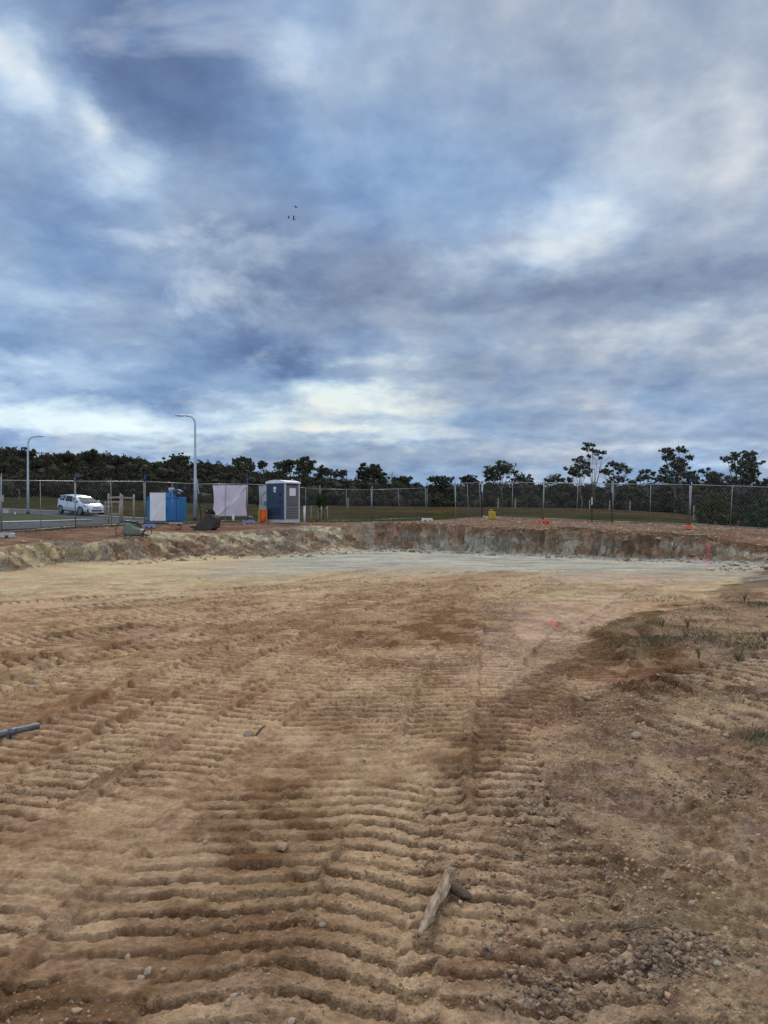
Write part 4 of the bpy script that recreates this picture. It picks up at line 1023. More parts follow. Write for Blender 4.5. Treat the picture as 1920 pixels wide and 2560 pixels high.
# ------------------------------------------------------------------ excavator bucket
def bucket():
    x, y, z = hit(517, 1325, 26); k = y/F
    o = thing('excavator_bucket', 'dark steel excavator bucket lying on the dirt beside the lamp post', 'excavator bucket', (x, y, z), math.radians(-18))
    st = material('dirty_dark_steel', (.035, .032, .032), (.085, .065, .050), 5, .7, bump=.3, metal=.2); inn = material('bucket_inside', (.02, .018, .018), (.04, .03, .03), 5, .8)
    prof = [(-.58, .10), (-.40, .0), (-.10, -.03), (.25, .0), (.46, .10), (.50, .30), (.48, .50), (.38, .60), (.16, .66)]
    mouth = [(.05, .56), (-.18, .33), (-.40, .17)]
    wdt = .46
    for s in (-1, 1): MB().prism(prof+mouth, .025, off=s*wdt/2).build('side_plate', st, o)
    sh = MB(); pts = prof
    for i in range(len(pts)-1):
        (x0, z0), (x1, z1) = pts[i], pts[i+1]; dx, dz = x1-x0, z1-z0; l = math.hypot(dx, dz); nx, nz = -dz/l*.02, dx/l*.02
        sh.add([(x0, -wdt/2, z0), (x1, -wdt/2, z1), (x1, wdt/2, z1), (x0, wdt/2, z0), (x0+nx, -wdt/2, z0+nz), (x1+nx, -wdt/2, z1+nz), (x1+nx, wdt/2, z1+nz), (x0+nx, wdt/2, z0+nz)],
               [(0, 1, 2, 3), (7, 6, 5, 4), (0, 4, 5, 1), (3, 2, 6, 7)])
    sh.build('shell', st, o)
    sh2 = MB().box((.22, -wdt/2-.014, .25), (.4, .01, .30), Matrix.Rotation(.2, 3, 'Y'), taper=1); sh2.build('wear_plate', st, o)
    for yy in (-.13, .13): MB().prism([(.05, .60), (.0, .76), (.07, .86), (.16, .86), (.26, .76), (.34, .64)], .03, off=yy).build('lug', inn, o)
    MB().tube([(.1, -.17, .78), (.1, .17, .78)], .03, 10).build('pin', M_['galv'], o)
    for i in range(4): MB().box((-.60, -wdt/2+.05+i*.12, .11), (.16, .05, .03), Matrix.Rotation(.45, 3, 'Y')).build('tooth', inn, o)
bucket()

# ------------------------------------------------------------------ yellow fuel can
def fuel_can():
    x, y, z = W(1230, 1300, 36.6); z = g1(x, y)
    o = thing('fuel_can', 'worn yellow square can standing by the gateway', 'fuel can', (x, y, z), .25)
    ym = material('worn_yellow', (.52, .38, .025), (.36, .25, .03), 9, .6, bump=.1); dk = material('can_gap', (.03, .025, .02), (.02, .02, .02), 5, .7)
    b = MB().box((0, 0, .19), (.31, .22, .38), bev=.03); bo = b.build('body', ym, o)
    rb = MB()
    for zz in (.08, .19, .30): rb.box((0, -.112, zz), (.27, .012, .025), bev=.003)
    rb.box((0, -.113, .19), (.03, .012, .3)); rb.build('rib', material('yellow_shadow', (.30, .21, .02), (.25, .18, .03), 8, .6), bo)
    h = MB().tube([(-.12, 0, .36), (-.11, 0, .455), (.02, 0, .46), (.05, 0, .36)], .02, 8); h.build('handle', ym, o, True)
    MB().tube([(.11, 0, .37), (.11, 0, .43)], .04, 12).build('cap', dk, o, True)
    MB().tube([(.15, -.05, .36), (.165, -.06, .25), (.16, -.07, .10)], .012, 6).build('spout', dk, o, True)
fuel_can()

# ------------------------------------------------------------------ street lamps
def lamp(px, py, d, top, arm, label, hp=None, name='street_lamp'):
    x, y, z = W(px, py, d); z = g1(x, y); k = d/F; h = (py-top)*k
    o = thing(name, label, 'street lamp', (x, y, z), 0, 'street lamps along the road' if hp is None else None)
    R = abs(arm)*.55; s = 1 if arm > 0 else -1
    r0 = .085*h/5.5*1.15
    P = [(0, 0, 0), (0, 0, h*.35), (0, 0, h-R*1.4)]; rad = [r0, r0*.8, r0*.55]
    for i in range(1, 9):
        a = PI/2*i/8; P.append((s*R*(1-math.cos(a)), 0, h-R*1.4+R*1.35*math.sin(a))); rad.append(r0*.5)
    P.append((s*abs(arm)*.75, 0, h-.02)); rad.append(r0*.45)
    MB().tube(P, rad, 12).build('pole', M_['lamppole'], o, True)
    MB().tube([(0, 0, 0), (0, 0, h*.045)], r0*1.18, 12).build('base_sleeve', M_['steelblack'], o)
    c = MB(); vs = []; n = 12; L = h*.115
    for (t, w, hh) in [(0, .03, .02), (.12, .07, .035), (.5, .13, .055), (.85, .11, .04), (1, .04, .015)]:
        for i in range(n):
            a = 2*PI*i/n; vs.append((s*(abs(arm)*.68+t*L), w*math.cos(a)*h/6, h+.0+hh*math.sin(a)*h/6*(1 if math.sin(a) > 0 else .6)))
    fs = [(r*n+i, r*n+(i+1) % n, (r+1)*n+(i+1) % n, (r+1)*n+i) for r in range(4) for i in range(n)]+[tuple(range(n-1, -1, -1)), tuple(4*n+i for i in range(n))]
    ho = c.add(vs, fs).build('lamp_head', M_['lamppole'], o, True)
    MB().box((s*(abs(arm)*.68+L*.5), 0, h-.035*h/6), (L*.5, .12*h/6, .02)).build('lens', material('lamp_lens', (.4, .4, .42), (.3, .3, .32), 5, .2), ho)
lamp(488, 1309, 40.0, 1042, -.62, 'tall pale street lamp with its head to the left, beside the bucket')
lamp(70, 1288.5, 51, 1090, .72, 'pale street lamp with its head to the right, on the grass verge')
lamp(48, 1256, 105, 1226, -.35, 'tiny distant lamp on the hillside at far left', True)

# ------------------------------------------------------------------ tree guards, stakes and pipes
def guard(pts, d0, tops, rails, label, r=.045, group='timber stake guards round young trees'):
    x0, y0, z0 = W(*pts[0]); z0 = g1(x0, y0)
    o = thing('tree_guard', label, 'tree guard', (x0, y0, z0), 0, group)
    T = []
    for (px, py, d), tp in zip(pts, tops):
        x, y, _ = W(px, py, d); zt = EYE-(tp-HOR)/F*d; zg = g1(x, y)
        MB().tube([(x-x0, y-y0, zg-z0-.1), (x-x0+.01, y-y0, zt-z0)], [r, r*.95], 6).build('stake', M_['timber'], o, True)
        T.append(Vector((x-x0, y-y0, zt-z0)))
    for (a, b, dz) in rails:
        A, B = T[a]+Vector((0, -.03, -dz)), T[b]+Vector((0, -.03, -dz)); e = (B-A).normalized()*.08
        c = (A+B)/2; l = (B-A).length+.16; ang = math.atan2(B.y-A.y, B.x-A.x)
        MB().box(c, (l, .035, .09), Matrix.Rotation(ang, 3, 'Z')).build('rail', M_['timber'], o)
guard([(271, 1300, 35.2), (301, 1310, 33.4), (305, 1300, 36.4), (334, 1300, 35)], 0, [1234, 1234, 1237, 1236], [(0, 1, .17), (1, 3, .17), (1, 2, .12)], 'large timber stake tree guard behind the fence right of the white car')
guard([(263, 1290, 47), (279, 1292, 46), (298, 1291, 46.5)], 0, [1253, 1253, 1254], [(0, 1, .06), (1, 2, .03), (0, 1, .3), (1, 2, .75)], 'smaller pale timber guard standing behind the large one', .03)
guard([(778, 1304, 42.5), (795, 1302, 43.6), (803, 1305, 42.0), (818, 1304, 42.8)], 0, [1265, 1268, 1265, 1265], [(0, 1, .12), (1, 2, .12), (2, 3, .12)], 'low timber guard round a sapling right of the portable toilet', .03)
def pvc(px, py, d, top, r, label, name='pvc_pipe'):
    x, y, z = W(px, py, d); z = g1(x, y); h = EYE-(top-HOR)/F*d-z
    o = thing(name, label, 'pipe', (x, y, z))
    MB().tube([(0, 0, -.05), (0, 0, h)], r, 12).build('pipe', M_['white'], o, True)
    MB().tube([(0, 0, h-.03), (0, 0, h+.012)], r*1.15, 12).build('collar', M_['white'], o, True)
pvc(761, 1307, 37.6, 1265, .055, 'white upright plastic pipe right of the portable toilet')
pvc(583, 1308, 36.6, 1286, .06, 'short white pipe stub under the large white banner')
pvc(38, 1289, 49, 1281, .04, 'small white marker stub on the verge at far left')
def util_box(px, py, d, w, h, label):
    x, y, z = W(px, py, d); z = g1(x, y)
    o = thing('service_pillar', label, 'service pillar', (x, y, z))
    MB().box((0, 0, h/2), (w, w*.6, h), bev=.03).build('cabinet', M_['dirtywhite'], o); MB().box((0, 0, h+.01), (w*1.1, w*.7, .05), bev=.015).build('lid', M_['dirtywhite'], o)
util_box(15, 1283, 53, .34, .34, 'small pale service pillar by the far kerb at far left')
util_box(3, 1258, 95, .5, .8, 'pale grey box on the hillside at the left photo edge')
def tap():
    x, y, z = W(628, 1302, 37.8); z = g1(x, y)
    o = thing('standpipe', 'small bent white standpipe right of the large banner', 'standpipe', (x, y, z))
    MB().tube([(.08, 0, 0), (.08, 0, .16), (.05, 0, .21), (-.04, 0, .22)], .01, 8).build('pipe', M_['white'], o, True)
    MB().ball((-.06, 0, .22), .045, sc=(1.4, 1, .6)).build('head', M_['white'], o, True)
tap()

# ------------------------------------------------------------------ car
def car():
    d = 54.5
    xr, yr, _ = W(147, 1287.5, d+1.0); xf, yf, _ = W(207, 1291, d-.9)
    k = 54/F
    paint = material('white_car_paint', (.60, .62, .66), (.58, .60, .64), 1, .22, spec=.5); paint.node_tree.nodes['Principled BSDF'].inputs['Coat Weight'].default_value = .6
    glass = material('car_glass', (.012, .014, .018), (.016, .018, .022), 2, .2, spec=.25); glassf = material('windscreen_glass', (.085, .11, .12), (.07, .095, .10), 2, .6, spec=.02)
    black = material('black_trim', (.012, .012, .013), (.015, .015, .016), 2, .5); tyre = material('tyre_rubber', (.018, .018, .019), (.025, .025, .026), 6, .85)
    alloy = material('alloy_rim', (.42, .43, .45), (.35, .36, .38), 3, .35, metal=.7); lampm = material('headlight_glass', (.35, .38, .42), (.10, .11, .13), 20, .12, spec=.8)
    plate = material('plate_white', (.6, .62, .64), (.5, .52, .55), 4, .5)
    ang = math.atan2(-(1.0+.9), (xf-xr)*1.0)
    xc, yc = (xr+xf)/2, (yr+yf)/2
    # the near side wheels sit at y = -0.84 of the car
    o = thing('parked_car', 'white five door hatchback parked on the road behind the fence', 'car', (0, 0, 0), ang)
    c, s = math.cos(ang), math.sin(ang)
    o.location = (xc-(-.80)*(-s), yc-(-.80)*c, 0)
    z0 = float(U(o.location.x, o.location.y))+.045; o.location.z = z0
    zf = float(U(o.location.x+c*1.3, o.location.y+s*1.3))+.045; o.rotation_euler = (0, -math.atan2(zf-z0, 1.3), ang)
    # stations along the car: x, half width, z bottom, z beltline; x forward
    S = [(-1.98, .55, .42, .80, .98), (-1.92, .72, .30, .62, 1.02), (-1.75, .80, .26, .60, 1.02), (-1.3, .845, .24, .60, .99), (-.7, .85, .24, .60, .96), (0, .85, .24, .58, .93), (.6, .85, .24, .58, .90), (1.1, .84, .24, .58, .87), (1.5, .81, .24, .56, .79), (1.80, .72, .24, .52, .70), (1.97, .50, .28, .48, .60)]
    n = 0; vs = []; fs = []
    for (x, w, zb, zm, zt) in S:
        ring = [(x, -w*.90, zb), (x, -w, zb+.08), (x, -w*1.005, zm), (x, -w*.955, zt-.04), (x, -w*.86, zt), (x, 0, zt+.035), (x, w*.86, zt), (x, w*.955, zt-.04), (x, w*1.005, zm), (x, w, zb+.08), (x, w*.90, zb), (x, 0, zb-.02)]
        vs += ring
    n = 12
    for r in range(len(S)-1):
        for i in range(n): fs.append((r*n+i, r*n+(i+1) % n, (r+1)*n+(i+1) % n, (r+1)*n+i))
    fs.append(tuple(range(n-1, -1, -1))); fs.append(tuple((len(S)-1)*n+i for i in range(n)))
    body = MB().add(vs, fs).build('body', paint, o); smooth_by_angle(body, 50)
    # cabin: roof over a ring of glass
    R = [(-1.62, .58, 1.29), (-1.42, .62, 1.355), (-.95, .64, 1.395), (-.3, .64, 1.375), (.12, .62, 1.32), (.34, .60, 1.26)]
    lowb = [(-1.90, .72, 1.00), (-1.6, .78, 1.00), (-1.0, .80, .97), (-.2, .80, .94), (.6, .79, .91), (1.32, .74, .86)]
    vs = []
    for (a, b) in zip(R, lowb):
        vs += [(b[0], -b[1], b[2]-.03), (a[0], -a[1], a[2]-.03), (a[0], -a[1]*.8, a[2]), (a[0], 0, a[2]+.025), (a[0], a[1]*.8, a[2]), (a[0], a[1], a[2]-.03), (b[0], b[1], b[2]-.03)]
    fs = [(r*7+i, (r+1)*7+i, (r+1)*7+i+1, r*7+i+1) for r in range(len(R)-1) for i in range(6)]+[tuple(range(7)), tuple(5*7+i for i in range(6, -1, -1))]
    cab = MB().add(vs, fs).build('cabin', paint, o); smooth_by_angle(cab, 40)
    MB().prism([(-1.84, 1.285), (-1.60, 1.305), (-1.56, 1.34), (-1.80, 1.33)], 1.15).build('spoiler', paint, o)
    def interp(t, v, off):
        # point on the cabin side, t along 0..1, v up 0..1
        xs = t*(len(R)-1); i = min(int(xs), len(R)-2); q = xs-i
        a = [R[i][j]*(1-q)+R[i+1][j]*q for j in range(3)]; b = [lowb[i][j]*(1-q)+lowb[i+1][j]*q for j in range(3)]
        return (b[0]*(1-v)+a[0]*v, (b[1]*(1-v)+(a[1])*v)+off, (b[2]-.03)*(1-v)+(a[2]-.03)*v)
    for s_ in (-1, 1):
        for (t0, t1, bl) in [(.13, .42, 0), (.445, .70, 0), (.72, .90, 1)]:
            top, bot = [], []
            for j in range(7):
                t = t0+(t1-t0)*j/6
                vt = .93 if not bl else .93-.72*((t-t0)/(t1-t0))
                if t < .22: vt = .93*(.55+.45*((t-.13)/.09)**.5) if t > .13 else .4
                vb = .05 if t > .22 else .05+.25*(1-(t-.13)/.09)
                p, q = interp(t, vb, .006), interp(t, vt, .006); bot.append((p[0], s_*p[1], p[2])); top.append((q[0], s_*q[1], q[2]))
            vs = bot+top; fs = [(j, j+1, j+8, j+7) for j in range(6)]
            if s_ > 0: fs = [f[::-1] for f in fs]
            MB().add(vs, fs).build('side_window', glass, cab)
    # windscreen
    a, b = R[-1], lowb[-1]
    def wp(u, v): return (b[0]*(1-v)+a[0]*v+.035, u*((b[1]*(1-v)+a[1]*v)), (b[2]-.03)*(1-v)+(a[2]-.03)*v+.03+.04*(1-u*u))
    vs = [wp(u, v) for v in (.04, .35, .65, .93) for u in np.linspace(-.90, .90, 9)]
    fs = [(r*9+i, r*9+i+1, (r+1)*9+i+1, (r+1)*9+i) for r in range(3) for i in range(8)]
    MB().add(vs, fs).build('windscreen', glassf, cab, True)
    MB().box((-1.905, 0, 1.2), (.02, 1.1, .24), Matrix.Rotation(.35, 3, 'Y')).build('rear_window', glass, cab)
    for s_ in (-1, 1):
        for xx in (-1.28, 1.27):
            wo = MB().tube([(xx, s_*.69, .30), (xx, s_*.865, .30)], .30, 24).build('wheel', tyre, o)
            MB().tube([(xx, s_*.862, .30), (xx, s_*.874, .30)], .205, 20).build('rim_well', black, wo)
            rm = MB(); rm.tube([(xx, s_*.874, .30), (xx, s_*.884, .30)], .05, 12)
            for i in range(8):
                A = 2*PI*i/8; rm.box((xx+math.cos(A)*.115, s_*.879, .30+math.sin(A)*.115), (.17, .012, .038), Matrix.Rotation(-A, 3, 'Y'))
            ring = [(xx+.205*math.cos(2*PI*i/24), s_*.879, .30+.205*math.sin(2*PI*i/24)) for i in range(25)]
            rm.tube(ring, .014, 5); rm.build('rim', alloy, wo)
            ar = MB(); vs = []; fs = []
            for i in range(13):
                A = PI*i/12
                for q in (.30, .355): vs += [(xx+q*math.cos(A), s_*.858, .30+q*math.sin(A))]
            fs = [(2*i, 2*i+1, 2*i+3, 2*i+2) for i in range(12)]
            ar.add(vs, fs if s_ < 0 else [f[::-1] for f in fs]).build('wheel_arch', black, o)
            MB().box((xx, s_*.74, .33), (.62, .16, .1)).build('arch_liner', black, o)
        MB().ball((.72, s_*.93, 1.0), .085, sc=(.7, 1.2, .75)).build('mirror', paint, o, True)
        # headlight wraps the corner
        h = MB().add([(1.42, s_*.822, .80), (1.70, s_*.765, .745), (1.90, s_*.60, .64), (1.935, s_*.545, .60), (1.88, s_*.66, .575), (1.66, s_*.80, .65), (1.48, s_*.838, .73)], [(0, 1, 5, 6), (1, 2, 4, 5), (2, 3, 4)] if s_ > 0 else [(6, 5, 1, 0), (5, 4, 2, 1), (4, 3, 2)])
        h.build('headlight', lampm, o)
        MB().box((1.86, s_*.60, .38), (.10, .10, .15), Matrix.Rotation(-s_*.6, 3, 'Z')).build('fog_lamp', black, o)
        MB().box((-1.93, s_*.66, .92), (.06, .14, .26)).build('tail_light', material('tail_red', (.35, .02, .02), (.25, .02, .02), 4, .2), o)
        MB().box((-.35, s_*.852, .60), (.012, .008, .64)).build('door_seam', black, body)
        MB().box((-.48, s_*.862, .86), (.14, .02, .025)).build('door_handle', paint, o)
    MB().box((1.985, 0, .575), (.03, .62, .045), bev=.008).build('upper_grille', black, o)
    MB().box((1.985, 0, .36), (.05, .80, .12), bev=.015).build('lower_grille', black, o)
    MB().box((1.99, 0, .27), (.08, 1.1, .06), bev=.015).build('front_lip', paint, o)
    MB().box((2.0, 0, .475), (.015, .37, .11)).build('number_plate', plate, o)
    MB().box((0, 0, .22), (2.2, 1.5, .08)).build('underbody', black, o)
car()

# ------------------------------------------------------------------ trees
SV0 = np.array([(0, 0, 1), (.894, 0, .447), (.276, .851, .447), (-.724, .526, .447), (-.724, -.526, .447), (.276, -.851, .447), (.724, .526, -.447), (-.276, .851, -.447), (-.894, 0, -.447), (-.276, -.851, -.447), (.724, -.526, -.447), (0, 0, -1)])
SF0 = np.array([(0, 1, 2), (0, 2, 3), (0, 3, 4), (0, 4, 5), (0, 5, 1), (1, 6, 2), (2, 7, 3), (3, 8, 4), (4, 9, 5), (5, 10, 1), (2, 6, 7), (3, 7, 8), (4, 8, 9), (5, 9, 10), (1, 10, 6), (6, 11, 7), (7, 11, 8), (8, 11, 9), (9, 11, 10), (10, 11, 6)])
def leaf_cloud(clumps, per, size, rng, droop=0.0, shell=.45):
    """clumps: (x, y, z, rx, ry, rz, weight) -> vertices and triangles/quads of many small leaf sprays"""
    out = []
    for c in clumps:
        n = int(per*c[6])
        v = rng.normal(size=(n, 3)); v /= np.linalg.norm(v, axis=1)[:, None]
        r = (shell+(1-shell)*rng.random(n))**.6
        lump = .78+.35*np.sin(v[:, 0]*5+c[0]*3)*np.sin(v[:, 1]*4+c[1])+.22*np.sin(v[:, 2]*7+v[:, 0]*6+c[2])
        p = v*(r*lump)[:, None]*np.array(c[3:6])+np.array(c[:3])
        out.append(p)
    P = np.concatenate(out); n = len(P)
    a = rng.normal(size=(n, 3)); a[:, 2] -= droop; a /= np.linalg.norm(a, axis=1)[:, None]
    b = np.cross(a, rng.normal(size=(n, 3))); b /= np.linalg.norm(b, axis=1)[:, None]
    s = size*(.5+rng.random(n))[:, None]
    V = np.stack([P-a*s, P+b*s*.42-a*s*.1, P+a*s, P-b*s*.42+a*s*.1], 1).reshape(-1, 3)
    return V, np.arange(4*n).reshape(-1, 4)
def limbs(mb, base, tops, r0, rng, fork=.45, lean=0.0):
    base = Vector(base); cen = sum((Vector(t) for t in tops), Vector())/len(tops)
    fk = base+(cen-base)*fork; fk.x += lean
    mb.tube([base-Vector((0, 0, .3)), base+(fk-base)*.5+Vector((rng.normal()*.15, rng.normal()*.1, 0)), fk], [r0*1.15, r0*.9, r0*.75], 7, False)
    for t in tops:
        t = Vector(t); mid = fk+(t-fk)*.5+Vector((rng.normal()*.2, rng.normal()*.2, -.1*(t-fk).length*.5))
        mb.tube([fk-Vector((0, 0, .05)), mid, t], [r0*.6, r0*.32, r0*.10], 5, False)
        for _ in range(3):
            q = t+Vector((rng.normal()*.7, rng.normal()*.7, rng.normal()*.35)); mb.tube([mid+(t-mid)*.4, q], [r0*.18, r0*.05], 4, False)
def gum(label, cl, base, d, seed, leaf='leafgum', bark='bark', per=260, size=.30, r0=.14, fork=.45, name='gum_tree', cat='tree', wide=1.0, stems=None, droop=.3):
    """cl: crown masses (photo x, photo y, radius in photo px); base: photo x of the trunk foot"""
    rng = np.random.default_rng(seed)
    bx = (base-960)/F*d; bz = g1(bx, d)
    o = thing(name, label, cat, (bx, d, bz))
    C = []; tops = []
    for i, c in enumerate(cl):
        px, py, r = c[:3]; fl = c[3] if len(c) > 3 else .7
        rr = r/F*d; dep = rng.normal()*rr*.9*wide
        x = (px-960)/F*d-bx; z = EYE-(py-HOR)/F*d-bz
        C.append((x, dep, z, rr, rr*1.0, rr*fl, (rr/1.5)**1.6+.12)); tops.append((x, dep, z-rr*fl*.35))
        # small satellite tufts break up the outline
        for _ in range(6):
            a = rng.random()*2*PI; q = rr*(.75+.6*rng.random())
            C.append((x+math.cos(a)*q, dep+rng.normal()*rr*.5, z+math.sin(a)*q*fl, rr*.30, rr*.30, rr*.20, (rr*.30/1.5)**1.6+.03))
    V, Q = leaf_cloud(C, per, size, rng, droop)
    np_mesh('crown', V, Q, M_[leaf], o)
    mb = MB()
    if stems:
        for grp, lean in stems: limbs(mb, (lean, 0, 0), [tops[i] for i in grp], r0, rng, fork)
    else: limbs(mb, (0, 0, 0), tops, r0, rng, fork)
    mb.build('trunk', M_[bark], o, True)
    return o
GT = [
 ('wide double crowned gum tree right of the open gateway', [(1232, 1176, 17), (1218, 1180, 12), (1240, 1190, 17), (1262, 1168, 17), (1272, 1178, 14), (1252, 1172, 11), (1228, 1195, 12)], 1262, 128, 'leafgum', .16, .5),
 ('small thin gum tree just right of the double crowned gum', [(1298, 1192, 13), (1290, 1200, 9), (1316, 1200, 11), (1325, 1206, 7)], 1305, 130, 'leafgum', .1, .55),
 ('low spreading gum tree left of the tallest slender gum', [(1388, 1194, 13), (1402, 1200, 9), (1376, 1206, 9), (1419, 1200, 7)], 1392, 130, 'leafgum', .1, .5),
 ('dark leaning gum tree against the left of the tallest slender gum', [(1453, 1150, 12), (1459, 1166, 13), (1440, 1172, 14), (1428, 1180, 9), (1466, 1180, 10), (1448, 1188, 10)], 1452, 122, 'leafgum', .13, .4),
 ('tallest slender gum tree with sparse leaf tufts and bare pale limbs', [(1470, 1111, 7), (1464, 1122, 6), (1480, 1128, 6), (1492, 1130, 7), (1508, 1132, 5), (1474, 1140, 4), (1500, 1145, 4), (1484, 1112, 4)], 1484, 124, 'leafgum', .12, .3),
 ('umbrella shaped gum tree right of the tallest slender gum', [(1533, 1162, 11), (1550, 1166, 12), (1563, 1176, 10), (1518, 1182, 10), (1508, 1178, 8), (1544, 1198, 14), (1530, 1204, 10)], 1536, 124, 'leafgum', .12, .35),
 ('ragged low gum tree with small scattered leaf clumps', [(1606, 1180, 7), (1618, 1178, 6), (1598, 1196, 9), (1636, 1184, 5), (1622, 1195, 8), (1640, 1200, 10), (1650, 1196, 8), (1580, 1206, 10)], 1622, 124, 'leafgum', .11, .4),
 ('tall dense gum tree behind the blue capped right fence post', [(1663, 1127, 8), (1676, 1128, 8), (1695, 1126, 9), (1708, 1128, 6), (1718, 1144, 7), (1667, 1143, 9), (1684, 1142, 9), (1700, 1150, 9), (1684, 1162, 14), (1704, 1168, 15), (1660, 1176, 9), (1690, 1182, 18), (1712, 1186, 12), (1670, 1196, 14)], 1686, 116, 'leafgum', .16, .45),
 ('broad dark gum tree between the tall dense gum and the far right gum', [(1748, 1188, 15), (1764, 1190, 16), (1780, 1194, 14), (1740, 1202, 16), (1768, 1206, 20), (1790, 1206, 14)], 1762, 112, 'leafgum', .15, .5),
 ('large spreading gum tree near the right edge of the photo', [(1822, 1146, 10), (1842, 1138, 10), (1862, 1138, 10), (1876, 1136, 8), (1880, 1152, 10), (1884, 1178, 12), (1856, 1156, 15), (1872, 1166, 15), (1862, 1184, 20), (1844, 1172, 12), (1880, 1194, 14), (1816, 1196, 11), (1854, 1204, 16), (1828, 1206, 12)], 1850, 110, 'leafgum', .2, .4),
 ('dark gum cut by the right edge of the photo', [(1912, 1208, 10), (1924, 1202, 12), (1905, 1218, 12)], 1915, 110, 'leafgum', .1, .5),
 ('round domed gum tree behind the right end of the left fence', [(920, 1178, 18), (938, 1176, 16), (948, 1188, 14), (908, 1190, 14), (925, 1195, 22), (955, 1200, 12)], 926, 150, 'leafdark', .15, .5),
 ('two tufted gum tree right of the portable toilet roof', [(802, 1176, 10), (818, 1180, 11), (798, 1188, 9), (836, 1184, 10), (850, 1186, 9), (862, 1180, 6)], 812, 150, 'leafgum', .12, .5),
 ('ragged gum tree above the lettered banner', [(712, 1160, 12), (722, 1154, 8), (700, 1166, 9), (730, 1158, 8), (716, 1174, 14)], 716, 152, 'leafgum', .13, .5),
 ('tall open gum tree directly above the portable toilet', [(756, 1150, 7), (766, 1146, 6), (776, 1156, 8), (768, 1164, 10), (752, 1166, 12), (780, 1170, 7), (745, 1158, 7), (762, 1178, 16)], 762, 150, 'leafgum', .13, .4),
 ('spreading gum tree above the large white banner', [(590, 1152, 9), (604, 1150, 8), (618, 1150, 7), (626, 1158, 7), (600, 1162, 12), (612, 1170, 13), (630, 1168, 8)], 608, 156, 'leafgum', .13, .4),
 ('small lone tuft topped gum between two ragged gums', [(655, 1158, 6), (662, 1160, 6), (650, 1166, 6)], 656, 156, 'leafgum', .1, .35),
 ('low rounded gum left of the open gateway', [(994, 1200, 11), (1008, 1196, 9), (1018, 1200, 8), (1004, 1208, 14)], 1004, 140, 'leafdark', .12, .5),
 ('twin domed low gum behind the open gateway', [(1088, 1198, 12), (1104, 1196, 9), (1120, 1198, 9), (1096, 1208, 16), (1116, 1208, 12)], 1100, 136, 'leafdark', .13, .5),
 ('flat topped gum behind the swung fence panel', [(1160, 1196, 9), (1172, 1194, 10), (1180, 1202, 7), (1166, 1206, 13), (1190, 1206, 8)], 1170, 134, 'leafdark', .12, .5),
 ('round crowned gum tree at the left edge of the photo', [(12, 1130, 13), (22, 1126, 9), (2, 1136, 10), (18, 1140, 11)], 14, 195, 'leafgum', .18, .4),
 ('pale leaved gum rising over the wood left of the tall lamp', [(440, 1146, 9), (452, 1143, 9), (464, 1146, 7), (445, 1154, 12), (462, 1156, 9)], 450, 190, 'leafgum', .18, .4),
 ('dome shaped gum on the hill skyline left of centre', [(230, 1138, 14), (244, 1142, 11), (216, 1144, 12)], 230, 195, 'leafdark', .18, .4),
 ('broad gum on the hill skyline above the left lamp pole', [(66, 1132, 11), (80, 1134, 10), (52, 1136, 10)], 66, 195, 'leafdark', .18, .4),
]
for i, (lab, cl, base, d, leaf, r0, fork) in enumerate(GT):
    slender = 'slender' in lab
    gum(lab, [(a, b, c*1.28, .62) for a, b, c in cl], base, d, 100+i, leaf, 'bark' if leaf == 'leafgum' else 'darkbark', per=430 if d < 140 else 330, size=.155 if d < 140 else .23, r0=r0, fork=fork)
def dead_tree():
    d = 140; px = 980; x = (px-960)/F*d; z = g1(x, d); rng = np.random.default_rng(5)
    o = thing('dead_tree', 'bare leafless grey tree above the scrub left of the gateway', 'tree', (x, d, z)); mb = MB()
    top = Vector((0, 0, EYE-(1176-HOR)/F*d-z)); mb.tube([(0, 0, -.3), (.1, 0, top.z*.6), top], [.12, .08, .02], 6)
    for i in range(9):
        t = .55+.42*i/9; b = top*t; a = rng.random()*2*PI; l = 2.2*(1.1-t); mb.tube([b, b+Vector((math.cos(a)*l, math.sin(a)*l*.6, l*.8))], [.04, .01], 4)
    mb.build('trunk', M_['bark'], o)
dead_tree()
# bushes on the right beyond the fence
BU = [('olive wattle bush beyond the right fence, the tallest and yellowest', [(1790, 1262, 24, .9), (1800, 1248, 15), (1770, 1278, 22, .9), (1812, 1280, 24, .9), (1788, 1290, 26, .7), (1830, 1290, 15)], 1796, 56, 'leafolive', .22),
      ('dark green bush right of the olive wattle', [(1846, 1262, 22, .9), (1856, 1285, 26, .8), (1870, 1250, 16), (1838, 1300, 18)], 1856, 64, 'leafdark', .24),
      ('green rounded bush low at the right photo edge', [(1884, 1290, 24, .8), (1905, 1300, 28, .8), (1870, 1306, 20), (1925, 1290, 22)], 1895, 50, 'leafgreen', .2),
      ('small dark shrub left of the olive wattle', [(1752, 1296, 8, 1), (1757, 1304, 9)], 1755, 50, 'leafdark', .16)]
for i, (lab, cl, base, d, leaf, sz) in enumerate(BU):
    gum(lab, [(c[0], c[1], c[2]*1.1, c[3] if len(c) > 3 else .9) for c in cl], base, d, 300+i, leaf, 'darkbark', per=900, size=sz*.62, r0=.06, fork=.3, name='bush', cat='bush')
def sapling():
    gum('young leafy sapling inside the low timber guard', [(800, 1245, 11, 1.0), (806, 1258, 9, 1.0), (794, 1256, 8), (812, 1248, 6)], 801, 42.6, 400, 'leafgreen', 'darkbark', per=900, size=.085, r0=.018, fork=.5, name='young_tree')
sapling()

